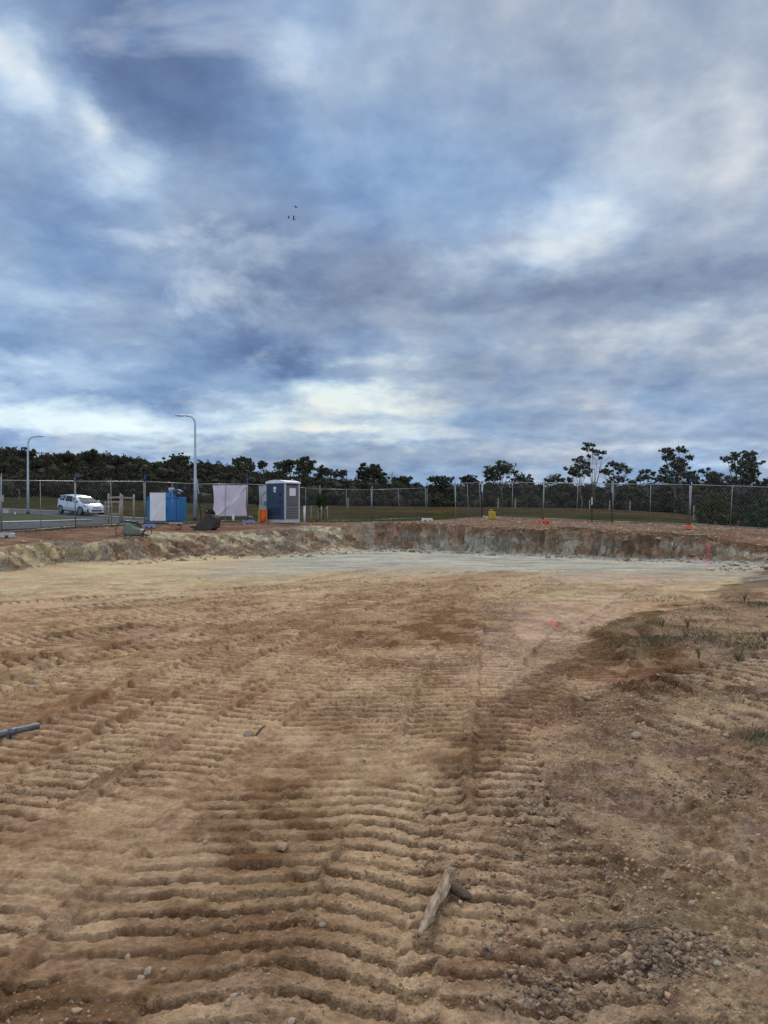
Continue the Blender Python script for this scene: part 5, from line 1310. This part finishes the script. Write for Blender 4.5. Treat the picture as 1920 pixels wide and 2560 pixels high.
# the wood on the hill and the scrub behind the paddock: masses nobody could count
def wood(name, label, rows, leaf, seed, kindsize):
    rng = np.random.default_rng(seed); C = []; mb = MB()
    for (px0, px1, n, d0, d1, sky, spread, r) in rows:
        for i in range(n):
            px = px0+(px1-px0)*(i+rng.random()*.9)/n; d = d0+(d1-d0)*rng.random(); x = (px-960)/F*d
            topy = np.interp(px, sky[0], sky[1])+rng.random()*spread
            zt = EYE-(topy-HOR)/F*d; zg = float(U(x, d)); rr = r*(.7+.6*rng.random()); h = max(zt-zg, 2.)
            for k in range(4 if h > 4 else 2):
                zz = zt-rr*.55-k*(h*.26)*(.8+.4*rng.random())
                if zz < zg: break
                sc = rr*(.75+.35*(k > 0)+.25*rng.random()); ox = rng.normal()*rr*.35
                C.append((x+ox, d+rng.normal()*rr*.5, zz, sc, sc, sc*.72, (sc/1.6)**1.7))
            mb.tube([(x, d, zg-.5), (x+rng.normal()*.3, d, zg+h*.75)], [.16, .07], 5, False)
    V, Q = leaf_cloud(C, kindsize[0], kindsize[1], rng, .2, .45)
    # solid hearts of the crowns, so that the mass closes behind the leaves
    hv = []; hf = []
    for i, c in enumerate(C):
        k = .80*(1+rng.normal(size=(12, 1))*.10); vv = SV0*k*np.array(c[3:6])+np.array(c[:3]); hv.append(vv); hf.append(SF0+12*i)
    nb = len(V); V = np.concatenate([V]+hv); F3 = np.concatenate(hf)+nb; Q = np.concatenate([Q, np.stack([F3[:, 0], F3[:, 1], F3[:, 2], F3[:, 2]], 1)])
    me = bpy.data.meshes.new(name); me.from_pydata([tuple(v) for v in V], [], [tuple(q) if q[2] != q[3] else tuple(q[:3]) for q in Q.tolist()]); me.update(); me.materials.append(M_[leaf])
    o = bpy.data.objects.new(name, me); COL.objects.link(o); 
    me = o.data; me.materials.append(M_['darkbark'])
    t = mb.build('trunk_mass', M_['darkbark'], o); t['kind'] = 'stuff'
    tag(o, label, 'wood', None, 'stuff')
    return o
skyL = ([-400, 0, 60, 140, 230, 330, 400, 460, 530, 600, 650, 700, 780, 850, 900, 960, 1040, 1130, 1210], [1108, 1119, 1122, 1131, 1127, 1138, 1149, 1147, 1152, 1160, 1172, 1176, 1186, 1196, 1196, 1206, 1214, 1214, 1216])
wood('hillside_wood', 'dark gum wood covering the hill across the left half', [
    (-420, 900, 64, 200, 235, skyL, 9, 3.4), (-420, 900, 52, 170, 195, (skyL[0], [v+16 for v in skyL[1]]), 16, 3.2), (-420, 900, 50, 148, 168, (skyL[0], [v+34 for v in skyL[1]]), 20, 3.0), (-420, 900, 56, 132, 148, (skyL[0], [min(v+58, 1244) for v in skyL[1]]), 16, 2.4)], 'leafwood', 11, (260, .36))
skyR = ([480, 600, 700, 780, 880, 960, 1040, 1130, 1210, 1290, 1370, 1450, 1560, 1640, 1700, 1760, 1850, 1920, 2400], [1200, 1195, 1190, 1190, 1199, 1200, 1205, 1206, 1203, 1206, 1207, 1207, 1208, 1205, 1200, 1198, 1206, 1210, 1205])
wood('scrub_belt', 'dense dark scrub and gums along the far edge of the paddock', [
    (480, 2400, 100, 134, 150, skyR, 8, 2.5), (700, 2400, 80, 124, 134, (skyR[0], [v+16 for v in skyR[1]]), 16, 2.1), (640, 1720, 60, 116, 126, (skyR[0], [v+34 for v in skyR[1]]), 14, 1.6), (1720, 2400, 26, 80, 105, ([1700, 2400], [1232, 1235]), 16, 2.0)], 'leafwood', 12, (300, .27))
# pale stems and fallen limbs that show through the scrub; farm fence posts
def farm_posts():
    i = 0
    for px, lab in [(870, 'grey paddock post in front of the scrub, leftmost of the row'), (1245, 'grey paddock post behind the yellow can'), (1288, 'grey paddock post left of a bent fence stay'), (1474, 'thin grey paddock post near the short picket'), (1524, 'grey paddock post left of the tall black picket'), (1575, 'grey paddock post right of the tall black picket'), (1734, 'grey paddock post left of the small dark shrub')]:
        d = 96 if px < 1700 else 70; x = (px-960)/F*d
        o = thing('paddock_post', lab, 'fence post', (x, d, g1(x, d)), 0, 'timber posts of the paddock fence')
        MB().tube([(0, 0, -.1), (.02, 0, 1.25)], [.07, .06], 6).build('post', M_['timber'], o)
farm_posts()

# ------------------------------------------------------------------ birds
def bird(px, py, d, span, roll, yaw, flap, label):
    x, y, z = W(px, py, d)
    o = thing('bird', label, 'bird', (x, y, z), yaw, 'birds flying together')
    o.rotation_euler = (roll, 0, yaw)
    dk = material('dark_feathers', (.006, .006, .008), (.012, .011, .012), 5, .8)
    b = MB(); s = span
    b.tube([(-.30*s, 0, .0), (-.24*s, 0, .01*s), (-.12*s, 0, .0), (.05*s, 0, 0), (.2*s, 0, 0), (.42*s, 0, -.01*s)], [.008*s, .035*s, .06*s, .065*s, .03*s, .012*s], 8)
    def wing(sy):
        f = flap
        P = [(-.10, .03, 0), (.08, .03, 0), (-.13, .22, .22*f), (.06, .22, .20*f), (.02, .48, .46*f), (.10, .44, .42*f)]
        vs = [(a*s, sy*bb*s*(1-.35*abs(f)), c*s+.012*s) for a, bb, c in P]+[(a*s, sy*bb*s*(1-.35*abs(f)), c*s-.012*s) for a, bb, c in P]
        b.add(vs, [(0, 1, 3, 2), (2, 3, 5, 4), (6, 8, 9, 7), (8, 10, 11, 9), (0, 2, 8, 6), (2, 4, 10, 8), (1, 7, 9, 3), (3, 9, 11, 5), (4, 5, 11, 10)])
    wing(1); wing(-1)
    b.build('body', dk, o, False)
bird(740, 519, 60, .42, .9, .5, .3, 'topmost of the three dark birds, banking')
bird(722, 546, 60, .40, .6, .2, .9, 'lower left dark bird with wings half raised')
bird(735, 550, 60, .42, .25, -.1, 1.6, 'lower right dark bird with one wing straight up')

# ------------------------------------------------------------------ things lying on the pad
def log():
    A = Vector((*P2(1046, 2362), 0)); B = Vector((*P2(1136, 2192), 0)); A = Vector((A.x, A.y, 0)); B = Vector((B.x, B.y, 0))
    # upper end a little raised
    B = Vector((W(1134, 2205, 3.32))); B = Vector((B[0], B[1], max(B[2], g1(B[0], B[1])+.04)))
    A = Vector((A.x, A.y, g1(A.x, A.y)+.03)); B.z += .015
    o = thing('log', 'bleached grey broken branch with a short fork lying in the dirt', 'log', tuple(A))
    wm = material('bleached_wood', (.43, .32, .215), (.17, .115, .07), 22, .95, bump=1.0, bscale=90, stretch=(1, .35, 1), lo=.40, hi=.62); wd = material('bark_brown', (.14, .105, .075), (.09, .065, .045), 12, .95, bump=.8)
    d = B-A; n = 60; N_ = 28; vs = []; fs = []
    e = d.normalized(); s = e.cross(Vector((0, 0, 1))).normalized(); u = s.cross(e)
    rng = np.random.default_rng(3)
    for i in range(n+1):
        t = i/n; c = d*t+s*(.006*math.sin(t*5)+.003*math.sin(t*11+1))+u*(.004*math.sin(t*7)+.012*math.sin(t*PI))
        r = np.interp(t, [0, .06, .12, .25, .5, .8, .95, 1], [.009, .012, .016, .020, .023, .025, .024, .015])
        for k in range(N_):
            a = 2*PI*k/N_; q = r*(1+.08*math.sin(3*a+t*4)+.06*math.sin(7*a+t*2)-.10*max(0, math.sin(11*a+3*math.sin(t*6)))**3+.06*math.sin(t*38+2*a)*math.sin(a*2)+rng.normal()*.015)
            vs.append(c+(s*math.cos(a)+u*math.sin(a))*q)
    for i in range(n):
        for k in range(N_): fs.append((i*N_+k, i*N_+(k+1) % N_, (i+1)*N_+(k+1) % N_, (i+1)*N_+k))
    fs += [tuple(range(N_-1, -1, -1)), tuple(n*N_+k for k in range(N_))]
    MB().add(vs, fs).build('stem', wm, o, True)
    f0 = d*.78-u*.01; X, Y = P2(1178, 2252); f1 = Vector((X, Y, g1(X, Y)+.022))-A
    MB().tube([f0, f0+(f1-f0)*.3+Vector((0, 0, .01)), f0+(f1-f0)*.75, f1], [.018, .023, .021, .008], 10).build('fork', wd, o, True)
log()
def pipes():
    pm = material('dull_pipe', (.13, .14, .15), (.08, .085, .09), 12, .5, metal=.35, bump=.2)
    a = P2(-60, 1862); b = P2(96, 1829); za, zb_ = g1(*a)+.035, g1(*b)+.05
    o = thing('steel_pipe', 'grey steel pipe lying on top at the left edge, its open end in view', 'pipe', (a[0], a[1], 0), 0, 'loose grey steel pipes')
    A = Vector((0, 0, za)); B = Vector((b[0]-a[0], b[1]-a[1], zb_))
    A = A-(B-A)*1.0
    MB().tube([A, B], .022, 16, False).build('tube', pm, o, True); MB().tube([A, B], .018, 16, False).build('bore', M_['steelblack'], o, True)
    c = B+(A-B)*.22; e = (B-A).normalized()*.03; MB().tube([c-e, c+e], .025, 16).build('collar', pm, o, True)
    a2 = P2(-90, 1835); b2 = P2(24, 1845)
    o = thing('steel_pipe', 'second grey steel pipe tucked under the first at the left edge', 'pipe', (a2[0], a2[1], 0), 0, 'loose grey steel pipes')
    MB().tube([(-.6, .1, g1(*a2)+.03), (b2[0]-a2[0], b2[1]-a2[1], g1(*b2)+.025)], .027, 14).build('tube', pm, o, True)
pipes()
def stake(px, py, d, label, h):
    x, y, z = hit(px, py, d)
    o = thing('survey_peg', label, 'survey peg', (x, y, z))
    MB().box((0, 0, h/2), (.035, .025, h)).build('peg', material('pink_paint', (.62, .10, .16), (.5, .08, .13), 6, .7), o)
stake(988, 1338, 30, 'pink painted survey peg at the corner of the cut', .36)
stake(1768, 1383, 23, 'pink painted survey peg against the cut face at right', .35)

# stones: the biggest are things, the rest are gravel
def stone_mesh(rng, n=1):
    v = np.array([(0, 0, 1), (.894, 0, .447), (.276, .851, .447), (-.724, .526, .447), (-.724, -.526, .447), (.276, -.851, .447), (.724, .526, -.447), (-.276, .851, -.447), (-.894, 0, -.447), (-.276, -.851, -.447), (.724, -.526, -.447), (0, 0, -1)])
    f = np.array([(0, 1, 2), (0, 2, 3), (0, 3, 4), (0, 4, 5), (0, 5, 1), (1, 6, 2), (2, 7, 3), (3, 8, 4), (4, 9, 5), (5, 10, 1), (2, 6, 7), (3, 7, 8), (4, 8, 9), (5, 9, 10), (1, 10, 6), (6, 11, 7), (7, 11, 8), (8, 11, 9), (9, 11, 10), (10, 11, 6)])
    return v, f
SV, SF = stone_mesh(RNG)
stone_mats = [material('stone_tan', (.38, .255, .155), (.28, .185, .11), 30, .9, bump=.5), material('stone_grey', (.29, .215, .15), (.36, .27, .19), 30, .9, bump=.5), material('stone_pale', (.36, .28, .195), (.28, .21, .145), 30, .9, bump=.5)]
def rock(px, py, w, label, m=0, flat=.6, asp=.8):
    X, Y = P2(px, py); z = g1(X, Y); r = w/2/F*Y; rng = np.random.default_rng(int(px*7+py))
    v = SV.copy(); fs = [tuple(f) for f in SF]
    import bmesh
    me = bpy.data.meshes.new('rock'); bm = bmesh.new()
    vv = [bm.verts.new(tuple(q*(.8+.35*rng.random()))) for q in v]
    for f in fs: bm.faces.new([vv[i] for i in f])
    bmesh.ops.subdivide_edges(bm, edges=bm.edges[:], cuts=2, smooth=.55, use_grid_fill=True)
    for q in bm.verts:
        k = 1+.09*math.sin(q.co.x*9+px)*math.sin(q.co.y*7)+.06*rng.normal()*.6; q.co *= k; q.co.x *= r; q.co.y *= r*asp; q.co.z *= r*flat
    bm.to_mesh(me); bm.free(); me.materials.append(stone_mats[m])
    for p in me.polygons: p.use_smooth = True
    o = bpy.data.objects.new('rock', me); COL.objects.link(o); o.location = (X, Y, z+r*flat*.35); o.rotation_euler = (rng.normal()*.15, rng.normal()*.15, rng.random()*2)
    tag(o, label, 'rock', 'larger stones lying on the pad')
for a in [(1353, 2032, 22, 'pale rounded stone standing on end right of the centre track', 2, 1.1), (1272, 2062, 24, 'flat cream stone beside the right edge of the centre track', 2, .5), (1192, 2146, 16, 'small pale stone just above the fork of the branch', 2, .7), (1090, 2372, 11, 'round tan stone at the lower tip of the broken branch', 0, .9),
          (1497, 2468, 30, 'large pear shaped tan stone at lower right', 0, .9), (1472, 2378, 22, 'grey tan stone at the left of the rubble patch', 0, .7), (1632, 2440, 20, 'pale rounded stone in the lower edge of the rubble patch', 2, .8), (1660, 2400, 40, 'broad flat grey slab in the rubble patch', 1, .3), (1572, 2392, 46, 'tilted tan slab at the left of the rubble patch', 0, .3),
          (1795, 2432, 30, 'pale slab right of the rubble patch', 2, .4), (1575, 2548, 18, 'white stone at the bottom edge, right of centre', 2, .8), (1300, 1985, 20, 'grey chipped stone at the edge of the centre track', 1, .7), (1584, 1866, 18, 'round tan stone on the stony right side, below a pale slab', 2, .9), (1590, 1851, 40, 'pale flat stone above a round one on the right side', 2, .4),
          (1470, 1753, 26, 'cream half buried stone right of the berm end', 2, .5), (1712, 1712, 16, 'white stone among pale chips on the right side', 2, .9), (1816, 1852, 24, 'white angular stone at the right edge by the weeds', 2, .6), (622, 1832, 30, 'blue grey rubble lump in the middle left of the pad', 1, .8), (350, 2440, 28, 'pale rounded stone in a pair at lower left', 2, .6), (368, 2426, 30, 'grey flat stone in a pair at lower left', 1, .5),
          (318, 2388, 22, 'blue grey stone above the stone pair at lower left', 1, .7), (408, 2428, 18, 'tan pebble right of the stone pair at lower left', 0, .7), (584, 2490, 26, 'pale oval stone near the bottom, left of centre', 2, .6), (570, 2512, 24, 'pinkish stone under the pale oval stone', 0, .6), (518, 2538, 16, 'small grey stone near the bottom edge', 1, .9), (728, 2550, 28, 'pale wedge shaped stone at the bottom edge, centre left', 2, .5),
          (706, 2118, 46, 'large half buried clod in dark soil left of centre', 0, .5), (512, 2108, 16, 'pale angular chip left of the half buried clod', 2, .9), (806, 2316, 22, 'grey white angular stone left of the broken branch', 2, .7), (190, 2530, 30, 'brown stone in the dark hollow at lower left', 0, .5), (82, 1722, 36, 'cluster stone on the ridge at left, pale and flat', 2, .5), (1125, 1632, 18, 'lone stone on the dark soil patch, left one', 0, .6), (1545, 2128, 20, 'pink brown stone on the yellow lumpy soil', 0, .7), (1730, 2268, 20, 'upright pale stone in the yellow lumpy soil', 2, .9)]:
    rock(*a)
BVV = np.array([(x_, y_, z_) for x_ in (-.75, .75) for y_ in (-.7, .7) for z_ in (-.7, .7)]); BFF = np.array([(0, 1, 3), (0, 3, 2), (4, 6, 7), (4, 7, 5), (0, 4, 5), (0, 5, 1), (2, 3, 7), (2, 7, 6), (0, 2, 6), (0, 6, 4), (1, 5, 7), (1, 7, 3)])
def gravel(name, label, n, sampler, sizes, mats, seed, zf=.12, flat=.62):
    SV, SF = BVV, BFF
    rng = np.random.default_rng(seed); X, Y, S = sampler(rng, n); n = len(X)
    Zs = gz(X, Y); S = S*sizes
    R = rng.normal(size=(n, 8, 1))*.24+1
    a = rng.random(n)*2*PI; ca, sa = np.cos(a), np.sin(a)
    B = SV[None]*R; B = B*np.stack([np.ones(n), .6+.4*rng.random(n), flat*(.6+.6*rng.random(n))], 1)[:, None]
    Bx = B[..., 0]*ca[:, None]-B[..., 1]*sa[:, None]; By = B[..., 0]*sa[:, None]+B[..., 1]*ca[:, None]
    tilt = rng.normal(size=(n, 1))*.3; Bz = B[..., 2]+Bx*tilt
    V = np.stack([Bx*S[:, None]+X[:, None], By*S[:, None]+Y[:, None], Bz*S[:, None]+(Zs+S*zf*.6)[:, None]], -1).reshape(-1, 3)
    Q = (SF[None]+(np.arange(n)*8)[:, None, None]).reshape(-1, 3)
    o = np_mesh(name, V, Q, mats); tag(o, label, 'gravel', None, 'stuff')
    return o
def fan(rng, n, y0, y1, side=None):
    y = 1/(1/y1+(1/y0-1/y1)*rng.random(n)); x = (rng.random(n)*2-1)*(.56*y+.8)
    return x, y
def samp_right(rng, n):
    x, y = fan(rng, n*4, 2.0, 22); b = np.interp(y, [0, 2.4, 3, 4, 5, 6.5, 7.2, 8.3, 9.6, 10.6, 14, 23], [.1, .15, .20, .45, .75, 1.4, 2.4, 2.9, 3.1, 3.7, 6, 11.5]); p = np.clip((x-b)/.4, 0, 1)*(.25+sst(.4, .6, fbm(x, y, 1.2, 3, 501)))
    k = rng.random(len(x)) < p; x, y = x[k][:n], y[k][:n]; return x, y, (.35+rng.pareto(2.6, len(x))).clip(0, 3.5)*(.45+.10*y)
def samp_pad(rng, n):
    x, y = fan(rng, n*4, 2.0, 18); k = rng.random(len(x)) < sst(.45, .65, fbm(x, y, 1.1, 3, 141))*.9+.08; x, y = x[k][:n], y[k][:n]; return x, y, (.35+rng.pareto(2.8, len(x))).clip(0, 3)*(.45+.09*y)
def samp_rubble(rng, n):
    x = []; y = []
    for (px, py, sx, sy, w) in [(1670, 2400, 80, 30, .5), (1380, 2490, 60, 30, .12), (1130, 2100, 40, 60, .0), (1250, 2330, 30, 90, .06), (1120, 2180, 50, 100, .08), (1780, 1990, 90, 25, .14), (1340, 2070, 45, 45, .12)]:
        m = int(n*w); qx = px+rng.normal(size=m)*sx; qy = np.clip(py+rng.normal(size=m)*sy, 1500, 2640); d = EYE*F/(qy-HOR); x.append((qx-960)/F*d); y.append(d)
    x = np.concatenate(x); y = np.concatenate(y); return x, y, (.5+rng.pareto(3, len(x))).clip(0, 3)
def samp_back(rng, n):
    x = (rng.random(n*3)*2-1)*22; y = 22+rng.random(n*3)*20; s, w_, a = pit_sd(x, y); fl = np.interp(x, [-25, -14, -10, -4.8, 2.5, 5, 10.6, 16.4], [14, 24, 32, 38, 39, 39.5, 36, 32])
    k = (s > w_) & (y < fl) & (rng.random(len(x)) < np.where(x > -1, 1, .18)) & (np.abs(x) < y*.56); x, y = x[k][:n], y[k][:n]; return x, y, (.4+rng.pareto(2.6, len(x))).clip(0, 3)*2.2
def samp_foot(rng, n):
    x = (rng.random(n*12)*2-1)*12; y = 20+rng.random(n*12)*14; s, w_, a = pit_sd(x, y); k = (s > -1.3) & (s < .9) & (x > -8); x, y = x[k][:n], y[k][:n]; return x, y, (.5+rng.pareto(2.2, len(x))).clip(0, 4)*2.4
def stones_mat(name, a, b):
    return material(name, a, b, 25, .92, island=.35, bump=.3)
gravel('gravel', 'loose brown and grey stones over the stony right side', 26000, samp_right, .0050, stones_mat('gravel_mix', (.38, .25, .155), (.22, .14, .085)), 21)
gravel('pebbles', 'small crumbs and pebbles over the tan pad', 15000, samp_pad, .0042, stones_mat('crumbs', (.34, .225, .135), (.21, .135, .08)), 22)
gravel('rubble', 'loose grey rubble patches at lower right', 3600, samp_rubble, .0052, stones_mat('rubble_grey', (.30, .21, .135), (.17, .115, .075)), 23, .6)
gravel('upper_stones', 'scattered pale stones on the dirt below the right fence', 9000, samp_back, .010, stones_mat('upper_stone', (.46, .37, .28), (.24, .17, .12)), 24)
gravel('fallen_rock', 'broken rock fallen along the foot of the cut', 1100, samp_foot, .012, stones_mat('fallen', (.33, .26, .18), (.2, .15, .11)), 25)

# ------------------------------------------------------------------ weeds and grass
def blades(name, label, pts, hgt, mat, seed, per=10, spread=.05, lean=.5, width=.004):
    rng = np.random.default_rng(seed); X, Y = pts; n = len(X)*per
    x = np.repeat(X, per)+rng.normal(size=n)*spread; y = np.repeat(Y, per)+rng.normal(size=n)*spread; z = gz(x, y)
    h = hgt*(.4+.9*rng.random(n)); a = rng.random(n)*2*PI; l = lean*h*rng.random(n); w = width*(.7+.6*rng.random(n))*(1+y*.06)
    bx, by = -np.sin(a)*w, np.cos(a)*w; tx, ty = np.cos(a)*l, np.sin(a)*l
    V = np.stack([np.stack([x-bx, y-by, z-.01], 1), np.stack([x+bx, y+by, z-.01], 1), np.stack([x+tx*.4+bx*.7, y+ty*.4+by*.7, z+h*.6], 1), np.stack([x+tx, y+ty, z+h], 1)], 1).reshape(-1, 3)
    o = np_mesh(name, V, np.arange(4*n).reshape(-1, 4), mat); tag(o, label, 'grass', None, 'stuff'); return o
def weed_pts(rng, blobs_):
    X = []; Y = []
    for (px, py, rx, ry, n) in blobs_:
        x0, y0 = P2(px, py); X.append(x0+(rng.random(n)+rng.random(n)-1)*rx); Y.append(y0+(rng.random(n)+rng.random(n)-1)*ry)
    return np.concatenate(X), np.concatenate(Y)
rw = np.random.default_rng(77)
mw = material('weed_green', (.10, .105, .045), (.17, .14, .085), 3, .9, island=.4)
blades('weeds', 'low green weeds in patches on the right side of the pad', weed_pts(rw, [(1660, 1585, .9, 1.0, 50), (1780, 1620, 1.4, .42, 130), (1690, 1630, .7, .35, 60), (1880, 1645, .5, .3, 50), (1622, 1620, .18, .5, 30), (1720, 1548, .8, .5, 35), (1910, 1530, .4, .4, 60), (1895, 1862, .10, .16, 34), (1700, 1500, 1.0, .7, 30)]), .040, mw, 31, 8, .07, 1.0, .0022)
blades('verge_grass', 'thin rough grass along the foot of the left fence', (np.array([np.interp(t, [0, 1], [-12.9, 2.0]) for t in np.linspace(0, 1, 500)])+rw.normal(size=500)*.2, np.interp(np.linspace(-12.9, 2.0, 500), [-12.9, -11.8, -10, -8.6, -6.6, -4.8, 2.0], [26.6, 30, 32.8, 35.6, 37.6, 39.8, 43])+rw.normal(size=500)*.5), .10, mw, 32, 9, .12, .7, .006)
blades('bank_grass', 'sparse weeds along the top of the cut on the right', weed_pts(rw, [(1380, 1322, 0, 0, 0)]) if False else (5+rw.random(240)*8, None) if False else (lambda x: (x, np.interp(x, [3, 6.2, 8.6, 10.2, 12.3], [31.2, 28.6, 26.6, 25.4, 25.2])+rw.random(len(x))*1.6))(7.2+np.concatenate([rw.normal(size=90)*.35, 2.9+rw.normal(size=90)*.7])), .06, mw, 33, 9, .12, .7, .006)
def weed(px, py, h, label, leafy, seed):
    X, Y = P2(px, py); z = g1(X, Y); rng = np.random.default_rng(seed)
    o = thing('weed_plant', label, 'weed', (X, Y, z), 0, 'taller weeds standing on the right side')
    mb = MB(); C = []
    for i in range(7):
        a = rng.random()*2*PI; l = h*(.15+.25*rng.random()); t = (math.cos(a)*l, math.sin(a)*l, h*(.6+.4*rng.random()))
        mb.tube([(0, 0, -.01), (t[0]*.35, t[1]*.35, t[2]*.5), t], [.006, .004, .002], 4); C.append((t[0], t[1], t[2]*.85, h*.08, h*.08, h*.22, 1.0))
    mb.build('stem', material('weed_stem', (.17, .12, .08), (.12, .09, .06), 5, .9), o)
    C += [(c[0]*k, c[1]*k, c[2]*k, c[3], c[4], c[5]*.8, .7) for c in C for k in (.35, .65)]; V, Q = leaf_cloud(C, leafy*.6, .008, rng, 0, .1); np_mesh('leaves', V, Q, material('weed_leaf', (.15, .155, .075), (.20, .17, .10), 3, .9, island=.3), o)
weed(1846, 1674, .18, 'leafy green weed standing clear near the right edge', 26, 1)
weed(1748, 1670, .13, 'thin brown stemmed weed left of the leafy one', 14, 2)
weed(1720, 1592, .12, 'dry twiggy weed in the middle of the weed patch', 16, 3)
weed(1656, 1592, .10, 'dry dark weed at the left of the weed patch', 18, 4)
weed(1912, 1628, .14, 'green weed at the right edge of the weed band', 22, 5)
weed(1862, 1520, .14, 'small distant weed high on the right side', 16, 6)
weed(1772, 1345, .3, 'weed growing on the lip of the cut at right', 30, 7) if False else None

def slab():
    x, y, z = hit(1728, 1338, 24)
    o = thing('pale_slab', 'flat pale grey slab lying on the dirt below the right fence', 'slab', (x, y, z+.01), .2)
    MB().prism([(-.45, -.12), (-.1, -.22), (.45, -.2), (.55, .0), (.2, .2), (-.4, .16)], .025, 'z').build('slab', material('pale_stone', (.36, .32, .26), (.28, .24, .19), 5, .9, bump=.5), o)
slab()
def sticks():
    for (a, b, r, lab) in [((1648, 2420), (1672, 2460), .006, 'thin grey twig standing up in the rubble patch'), ((1565, 2335), (1650, 2352), .004, 'dark twig lying above the rubble patch'), ((1290, 2150), (1330, 2158), .004, 'small dark twig right of the centre track'), ((640, 1833), (662, 1826), .012, 'short brown stick beside the blue grey rubble lump')]:
        A, B = P2(*a), P2(*b); za, zb_ = g1(*A)+.012, g1(*B)+.012
        o = MB().tube([(0, 0, 0), ((B[0]-A[0])*.5, (B[1]-A[1])*.5, (zb_-za)*.5+.012), (B[0]-A[0], B[1]-A[1], zb_-za)], [r, r*.8, r*.5], 6).build('twig', material('twig_wood', (.15, .11, .075), (.10, .07, .05), 12, .9), None, False, (A[0], A[1], za))
        tag(o, lab, 'twig')
sticks()
